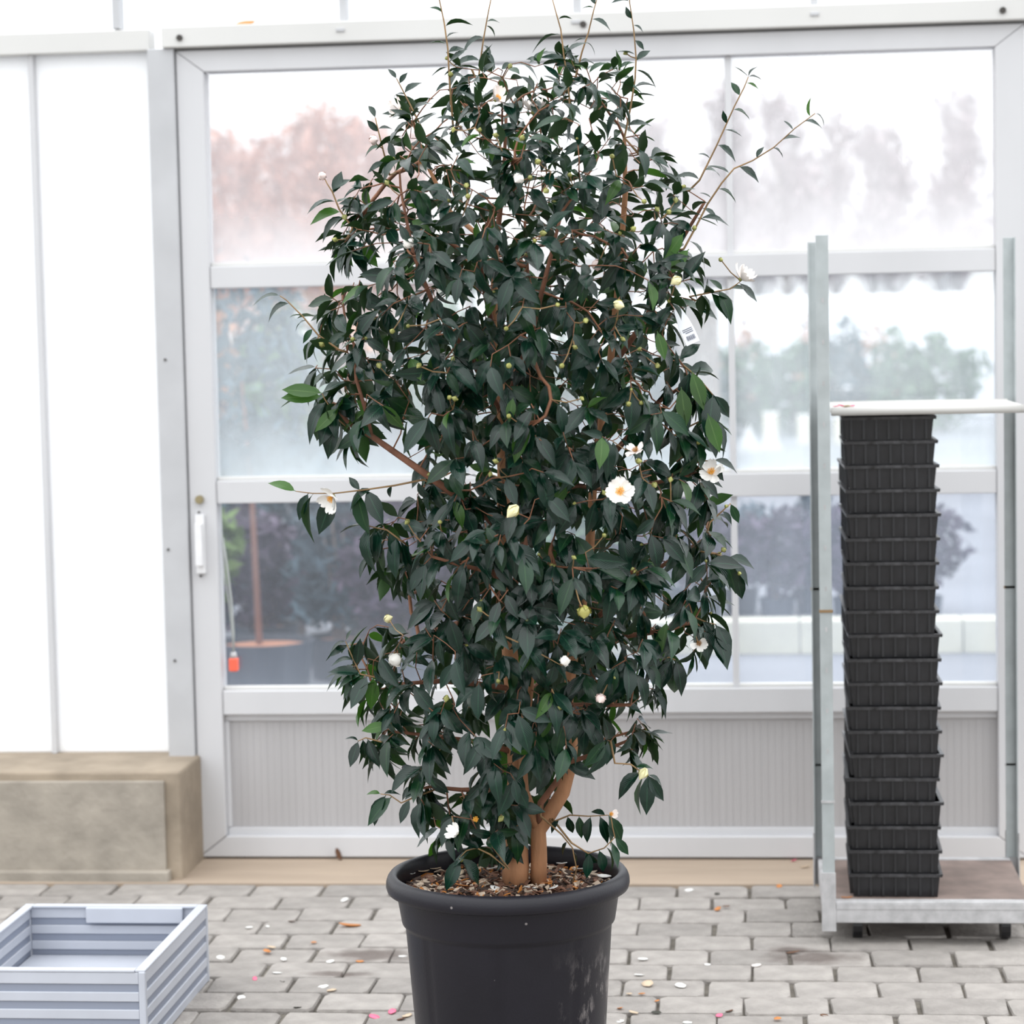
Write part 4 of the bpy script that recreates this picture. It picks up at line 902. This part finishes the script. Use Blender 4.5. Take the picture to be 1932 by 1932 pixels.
SPEC = [(705, 264, 'p', .022, -.02, 'pale pink half open bud'), (608, 332, 'p', .020, -.06, 'small pink bud at a shoot tip'), (978, 337, 'w', .022, 1.05, 'round white bud'), (1168, 575, 'c', .020, 1.1, 'cream bud'), (967, 965, 'c', .024, 1.1, 'half open cream bud'), (1102, 1155, 'f', .028, 1.1, 'round yellow green fruit'), (1133, 1318, 'p', .022, 1.1, 'round pale pink bud'), (1213, 1460, 'c', .021, -.15, 'round cream bud'), (733, 1167, 'c', .018, -.12, 'tan bud'), (745, 1245, 'w', .032, -.2, 'large round white bud'), (1275, 530, 'c', .020, 1.0, 'cream bud'), (1066, 1247, 'w', .022, 1.1, 'white bud'), (770, 458, 'w', .024, 1.0, 'fading white bud'), (1125, 500, 'p', .024, .6, 'pale pink bud in shade'), (1128, 430, 'p', .022, .6, 'pale bud in shade')]
for (px, py, kd, s, k, lb) in SPEC:
    P = front(px, py, k) if k > .3 else on_y(px, py, 5 + k)
    bud(P, kd, s, None, lb)
GB = [(1060, 690), (1085, 655), (1052, 575), (848, 750), (858, 752), (740, 625), (955, 620), (768, 985), (1098, 752), (1186, 762), (1175, 640), (960, 785), (870, 1622), (795, 1460), (842, 1318), (1057, 1335), (650, 410), (632, 452), (730, 345), (790, 690), (960, 690), (1105, 605), (1180, 100), (962, 125), (880, 350), (883, 370), (935, 255), (905, 245), (855, 245), (1000, 335), (1030, 360), (1075, 330), (1025, 440), (1215, 380), (1195, 432), (1290, 352), (1275, 378), (1262, 400), (1240, 395), (1360, 490), (1310, 430), (1075, 100), (850, 140), (843, 110), (1210, 760), (1395, 1082), (1365, 1037), (1170, 440), (985, 260), (1090, 260), (1015, 305), (715, 690), (665, 640), (607, 650), (770, 615), (1205, 870), (1140, 930), (1140, 1010), (1370, 955), (945, 1545), (988, 1548), (1160, 1278), (1083, 1052), (925, 895), (810, 895), (940, 1285), (935, 870), (1155, 295), (830, 985), (1265, 905), (1235, 915), (905, 1150), (1240, 690)]
for (px, py) in GB:
    l, r = lim(min(1600, max(110, py))); inside = l < px < r and py > 110
    bud(front(px, py, 1.0) if inside else on_y(px, py, 4.92), 'g', random.uniform(.0085, .0125))
# some twig tips end in a small bud
rt = [t for t in tips if t >= nmanual]; random.shuffle(rt)
for t in rt[:130]: bud(NP[t], 'g', random.uniform(.006, .0095), NP[t] - NP[NPAR[t]] + np.array([0, 0, .005]))

def petal_mesh(m, cup=.35):
    T = [0, .2, .45, .7, .9, 1.0]; W = [.05, .20, .34, .40, .34, .22]; vs = []
    for t, w in zip(T, W):
        for s in (-1, -.5, 0, .5, 1): vs.append((s * w, t - .09 * (t > .95) * (abs(s) < .1) - .06 * (t > .95) * (abs(s) > .9), cup * t * t + .18 * abs(s) ** 2 * w - (.08 * t ** 4 if abs(s) < .1 else 0) + .03 * math.sin(7 * s + 5 * t)))
    fs = [(i * 5 + j, i * 5 + j + 1, i * 5 + j + 6, i * 5 + j + 5) for i in range(5) for j in range(4)]
    return MB().add(vs, fs).mesh('petal', m, True)
PETM = {'w': petal_mesh(M_PETAL), 'b': petal_mesh(M_BLUSH), 'c': petal_mesh(M_PETAL, .75), 'd': petal_mesh(M_BLUSH, .75)}
def stamen_mesh(m):
    b = MB()
    for k in range(26):
        r = .30 * math.sqrt((k + .5) / 26); a = k * 2.4; x, y = r * math.cos(a), r * math.sin(a)
        b.tube([(x * .4, y * .4, 0), (x, y, .34)], [.02, .016], 4); b.add([(x + .05 * cx, y + .05 * cy, .36 + .04 * cz) for cx, cy, cz in ((1, 0, 0), (-1, 0, 0), (0, 1, 0), (0, -1, 0), (0, 0, 1), (0, 0, -1))], [(0, 2, 4), (2, 1, 4), (1, 3, 4), (3, 0, 4), (2, 0, 5), (1, 2, 5), (3, 1, 5), (0, 3, 5)])
    return b.mesh('stamens', m)
STM = {'y': stamen_mesh(M_STAMEN), 's': stamen_mesh(M_SPENT)}
CALYX = MB().lathe([(.0001, -.22), (.10, -.2), (.16, -.08), (.17, 0), (.0001, .02)], 10).mesh('flower', M_BUD, True)
def flower(P, axis, R, pk='w', st='y', npet=7, missing=0, label=None, droopy=False):
    stalk(P); o = link('flower', CALYX, tree); axis = axis / np.linalg.norm(axis); orient(o, P, axis, R)
    for k in range(npet):
        if k < missing: continue
        q = link('petal', PETM[pk], o); a = 2 * math.pi * k / npet + rng.normal() * .08; lay = .12 * (k % 2)
        q.rotation_euler = (lay + rng.normal() * .13, rng.normal() * .12, a); q.scale = (rng.uniform(.85, 1.05), rng.uniform(.9, 1.06), 1)
        q.location = (0, 0, .02 + .03 * (k % 2))
    if st: link('stamens', STM[st], o)
    if label: o['label'] = label
cv = -FWD
flower(front(1170, 928, 1.1) + cv * .02, cv + np.array([-.15, 0, .15]), .0285, 'w', 'y', 8, label='open white flower with yellow stamens facing forward')
flower(on_y(1343, 893, 4.9), cv * .55 + np.array([-.15, 0, .35]), .027, 'w', 'y', 7, label='open white flower at the right edge of the crown')
flower(on_y(628, 938, 4.78), cv * .7 + np.array([-.55, 0, -.55]), .027, 'c', 'y', 7, label='white flower hanging under a bare twig')
flower(on_y(936, 188, 4.85), cv * .4 + np.array([.5, 0, .5]), .024, 'd', 'y', 6, label='blush flower near the top of the crown')
flower(on_y(1006, 210, 4.84), cv * .3 + np.array([.15, 0, 1.]), .027, 'd', None, 7, label='cupped blush white flower near the top')
flower(on_y(754, 208, 4.98), cv * .3 + np.array([-.9, 0, .2]), .024, 'd', None, 7, label='cupped white flower at the upper left')
flower(on_y(793, 305, 4.88), cv * .8 + np.array([.4, 0, -.1]), .020, 'c', 'y', 6, 3, label='white flower shedding petals')
flower(on_y(1398, 526, 4.92), np.array([.75, -.2, .65]), .026, 'd', None, 7, label='white flower on a twig at the right')
flower(on_y(862, 1572, 4.78), cv + np.array([-.7, 0, .5]), .020, 'c', None, 6, label='white flower low above the pot')
flower(on_y(897, 1546, 4.80), cv + np.array([.1, 0, .2]), .020, 'b', 'y', 5, 5, label='bare orange stamens left after the petals fell')
flower(on_y(1318, 1214, 4.88), cv + np.array([.1, 0, .1]), .019, 'c', 's', 6, 2, label='spent flower with brown stamens')
flower(on_y(1152, 1537, 4.9), cv * .7 + np.array([.3, 0, .4]), .016, 'b', 'y', 5, 3, label='spent flower with orange stamens over the pot')
flower(front(1200, 852, 1.05), cv * .5 + np.array([-.3, 0, .6]), .022, 'b', 's', 6, 1, label='fading blush flower')
flower(on_y(1095, 190, 4.9), cv * .6 + np.array([0, 0, .6]), .013, 'b', 's', 5, 4, label='spent brown flower near the top')

tag(STALK.build('stalks', M_SHOOT, tree), kind='stuff')
# ---- hanging white label
lab = empty('plant_label', on_y(1276, 580, 4.83), 'white plastic plant label with printed lines hanging at the right of the crown', 'label')
a3 = on_y(1272, 572, 4.83); e3 = on_y(1308, 648, 4.81); dvec = e3 - a3; Lg = np.linalg.norm(dvec); dv = dvec / Lg; sv = np.cross(dv, cv); sv /= np.linalg.norm(sv); nv = np.cross(sv, dv)
def strip_pt(s, t, h): return (a3 - np.array(lab.location)) + dv * t * Lg + sv * s + nv * h
lb = MB(); T = np.linspace(0, 1, 9); wv = [.004, .006, .009, .011, .0125, .0135, .014, .014, .014]
vs = []
for t, w in zip(T, wv):
    bend = .008 * math.sin(t * 3); vs += [strip_pt(-w, t, bend), strip_pt(w, t, bend), strip_pt(-w, t, bend - .0012), strip_pt(w, t, bend - .0012)]
fs = []
for i in range(8):
    a = 4 * i; fs += [(a, a + 1, a + 5, a + 4), (a + 2, a + 6, a + 7, a + 3), (a, a + 4, a + 6, a + 2), (a + 1, a + 3, a + 7, a + 5)]
fs += [(0, 2, 3, 1), (32, 33, 35, 34)]
lb.add(vs, fs).build('strip', M_TAG, lab, auto=True)
pr = MB()
for k, t in enumerate((.66, .70, .74)):
    h = .008 * math.sin(t * 3) + .0006; pr.add([strip_pt(-.010, t, h), strip_pt(.010 - .004 * (k == 2), t, h), strip_pt(.010 - .004 * (k == 2), t + .018, h), strip_pt(-.010, t + .018, h)], [(0, 1, 2, 3)])
for k in range(9):
    h = .008 * math.sin(.86 * 3) + .0008; x = -.009 + k * .002; pr.add([strip_pt(x, .80, h), strip_pt(x + .001 + .0004 * (k % 2), .80, h), strip_pt(x + .001 + .0004 * (k % 2), .92, h), strip_pt(x, .92, h)], [(0, 1, 2, 3)])
pr.build('print', M_INK, lab)

# ------------------------------------------------------------------ fallen petals and leaves
def scrap_mesh(m, kind, seed):
    r = random.Random(seed); b = MB(); n = 9; ring = []
    L, W = {'petal': (1, .75), 'leaf': (1, .42), 'curl': (1, .5), 'bit': (1, .8)}[kind]
    cup = {'petal': .25, 'leaf': .25, 'curl': .55, 'bit': .5}[kind]
    vs = []; T = (-1, -.6, 0, .6, 1)
    for t in T:
        w = W * math.sqrt(max(0.02, 1 - t * t)) * r.uniform(.85, 1.1)
        for s in (-1, 0, 1): vs.append((t * L, s * w, cup * (abs(s) * .6 * w + .35 * t * t) + r.uniform(0, .06)))
    z0 = min(v[2] for v in vs); vs = [(x, y, z - z0) for x, y, z in vs]; vs2 = [(x, y, z + .05) for x, y, z in vs]
    fs = [(i * 3 + j, i * 3 + j + 1, i * 3 + j + 4, i * 3 + j + 3) for i in range(4) for j in range(2)]; k = len(vs)
    edge = [0, 1, 2, 5, 8, 11, 14, 13, 12, 9, 6, 3]
    fs = [tuple(reversed(f)) for f in fs] + [tuple(i + k for i in f) for f in fs] + [(edge[i], edge[(i + 1) % 12], edge[(i + 1) % 12] + k, edge[i] + k) for i in range(12)]
    return b.add(vs + vs2, fs).mesh('scrap', m, True)
SCR = {}
def scrap(name, P, s, m, kind, label, cat, group=None, seed=None, flat=1.0):
    seed = random.randrange(4) if seed is None else seed; key = (m.name, kind, seed)
    if key not in SCR: SCR[key] = scrap_mesh(m, kind, seed)
    o = link(name, SCR[key], None, P); o.rotation_euler = (rng.normal() * .12, rng.normal() * .12, random.uniform(0, 6.28)); o.scale = (s, s, s * flat)
    return tag(o, label, cat, group)
GP = 'white petals on the paving'
WL = sorted(((650, 1698, .013), (470, 1750, .010), (416, 1807, .015), (535, 1810, .011), (623, 1815, .015), (760, 1805, .012), (523, 1836, .012), (455, 1883, .014), (610, 1862, .013), (505, 1748, .007)))
WR = sorted(((1300, 1680, .013), (1213, 1810, .014), (1206, 1840, .013), (1335, 1820, .009), (1170, 1928, .014), (1297, 1930, .013)))
for lst, sd in ((WL, 'left'), (WR, 'right')):
    for k, (px, py, sz) in enumerate(lst):
        scrap('fallen_petal', on_z(px, py, .002), sz, M_PETAL, 'petal', 'small white petal on the paving %s of the pot, %s from the left there' % (sd, ORD[k]), 'petal', GP)
scrap('fallen_petal', on_z(1222, 1857, .002), .020, M_DRYCR, 'petal', 'large curled cream white petal on the paving just right of the pot', 'petal')
scrap('fallen_petal', on_z(1284, 1860, .002), .017, M_PETAL, 'petal', 'rounded bright white petal on the paving, the larger one farther right of the pot', 'petal')
scrap('fallen_petal', on_z(1427, 1822, .002), .014, M_BLUSH, 'petal', 'pale pinkish petal on the paving between pot and trolley', 'petal')
scrap('fallen_petal', on_z(481, 1848, .002), .013, M_PINK, 'curl', 'pink petal on the paving right of the grey crate', 'petal')
scrap('fallen_petal', on_z(706, 1919, .002), .016, M_PINK, 'petal', 'flat pink petal on the paving left of the pot, farther from it', 'petal')
scrap('fallen_petal', on_z(740, 1911, .002), .019, M_PINK, 'curl', 'bright pink petal on the paving close beside the pot', 'petal')
scrap('fallen_petal', on_z(1498, 1624, .006), .012, M_PINK, 'curl', 'pink petal on the sandy threshold strip by the trolley', 'petal')
scrap('fallen_petal', on_z(1357, 1916, .002), .010, M_PINK, 'petal', 'small pink petal on the paving at the lower right', 'petal')
scrap('fallen_petal', on_z(1519, 1636, .006), .016, M_DRYCR, 'curl', 'cream petal on the threshold strip beside the pink one', 'petal')
for (px, py, s, m, kd, lb, nm) in (
    (660, 1748, .030, M_DRYOR, 'curl', 'large curled orange dry leaf on the paving left of the pot', 'dry_leaf'),
    (504, 1796, .018, M_DRYOR, 'curl', 'crumpled orange brown leaf on the paving right of the crate', 'dry_leaf'),
    (512, 1788, .012, M_DRYCR, 'bit', 'cream scrap lying against the crumpled orange leaf', 'dry_leaf'),
    (592, 1779, .009, M_DRYOR, 'bit', 'tiny orange leaf bit in the middle of the left paving', 'dry_leaf'),
    (679, 1815, .011, M_DRYOR, 'curl', 'small orange leaf on the dark stain left of the pot', 'dry_leaf'),
    (551, 1739, .011, M_DRYBR, 'curl', 'small dark brown leaf on the left paving', 'dry_leaf'),
    (1354, 1716, .016, M_DRYOR, 'curl', 'orange brown leaf on the paving at the middle right', 'dry_leaf'),
    (1370, 1711, .011, M_DRYBR, 'curl', 'dark leaf touching the orange brown one at the middle right', 'dry_leaf'),
    (1353, 1687, .009, M_DARKBIT, 'bit', 'dark crumb just behind the orange brown leaf at the middle right', 'dry_leaf'),
    (1470, 1673, .011, M_DRYOR, 'bit', 'small orange leaf at the edge of the threshold near the trolley', 'dry_leaf'),
    (1496, 1797, .018, M_DRYBR, 'leaf', 'brown leaf on the dirty paving in front of the trolley', 'dry_leaf'),
    (561, 1902, .011, M_DARKBIT, 'bit', 'black crumb on the paving at the lower left', 'dry_leaf'),
    (533, 1852, .012, M_DARKBIT, 'leaf', 'dark green leaf scrap below the pink petal by the crate', 'dry_leaf'),
    (626, 1870, .013, M_DRYCR, 'bit', 'cream brown scrap beside a white petal at the lower left', 'dry_leaf'),
    (1211, 1876, .009, M_DRYOR, 'bit', 'small orange scrap in front of the large cream petal', 'dry_leaf'),
    (1187, 1876, .010, M_DRYCR, 'bit', 'small cream orange scrap close to the right side of the pot', 'dry_leaf'),
    (1240, 1889, .008, M_DRYOR, 'bit', 'rusty crumb in the joint right of the pot', 'dry_leaf'),
    (1170, 1903, .010, M_DRYOR, 'bit', 'orange scrap nearest the right foot of the pot', 'dry_leaf'),
    (1195, 1912, .016, M_DRYCR, 'curl', 'curled tan scrap with an orange tip near the right foot of the pot', 'dry_leaf'),
    (1376, 1908, .017, M_DRYBR, 'leaf', 'brown leaf beside the small pink petal at the lower right', 'dry_leaf'),
    (768, 1918, .018, M_DRYCR, 'curl', 'cream brown scrap between the pink petal and the pot', 'dry_leaf'),
    (757, 1924, .012, M_DRYBR, 'bit', 'brown crumb under the cream scrap left of the pot', 'dry_leaf'),
    (1555, 1917, .010, M_DRYBR, 'bit', 'brown crumb on the paving at the lower far right', 'dry_leaf'),
    (1467, 1923, .010, M_DRYOR, 'bit', 'yellowish scrap in the joint at the lower right', 'dry_leaf'),
    (1238, 1912, .012, M_DARKBIT, 'bit', 'dark crumb in the joint at the lower right of the pot', 'dry_leaf')):
    scrap(nm, on_z(px, py, .002), s, m, kd, lb, 'leaf')
scrap('dry_leaf', on_y(637, 1608, 7.165) * [1, 1, 0] + np.array([0, 0, .024]), .021, M_DRYBR, 'curl', 'dark brown curled leaf standing against the foot of the door', 'leaf').rotation_euler = (1.15, 1.2, .5)
scrap('dry_leaf', (on_y(463, 44, 7.17) * [1, 1, 0] + np.array([0, 0, 2.5275])), .030, M_DRYOR, 'leaf', 'curled brown leaf lying on top of the door beam', 'leaf').rotation_euler = (.75, -.12, .1)
scrap('dry_leaf', np.array([.155 + .062, TY0 + .03, .1165]), .016, M_DRYOR, 'curl', 'orange leaf lying on the trolley base', 'leaf')
for (px, py, s) in ((1590, 757, .016), (1604, 760, .018), (1577, 762, .012)):
    P = on_y(px, py, TY0 + .12); P[2] = 1.387
    scrap('fallen_petal', P, s, M_PINK, 'curl', 'pink petal on the upper trolley shelf, %s from the post' % {1577: 'nearest', 1590: 'second', 1604: 'third'}[px], 'petal', 'pink petals on the trolley shelf')
scrap('fallen_petal', np.array([.155 + .075, TY0 + .06, 1.387]), .018, M_DRYCR, 'curl', 'cream petal among the pink ones on the upper trolley shelf', 'petal')
for k, (px, py, m, s) in enumerate(sorted(((905, 1668, M_DRYOR, .017), (872, 1672, M_DRYOR, .016), (800, 1645, M_DRYCR, .015), (822, 1640, M_DRYCR, .013), (870, 1648, M_DRYCR, .014), (1030, 1668, M_DRYOR, .014), (1000, 1676, M_PETAL, .013), (935, 1678, M_PETAL, .015), (1060, 1630, M_PETAL, .012), (930, 1640, M_PETAL, .015), (1090, 1640, M_PETAL, .012), (1140, 1655, M_PETAL, .018), (1045, 1676, M_PETAL, .014), (775, 1650, M_PETAL, .014)), key=lambda q: q[0])):
    nm = {M_DRYOR: 'orange brown', M_DRYCR: 'cream brown', M_PETAL: 'white'}[m]
    scrap('fallen_petal', on_z(px, py, SOILZ + .014), s, m, 'curl', '%s withered petal on the mulch in the pot, %s from the left' % (nm, ORD[k]), 'petal', 'withered petals on the mulch')
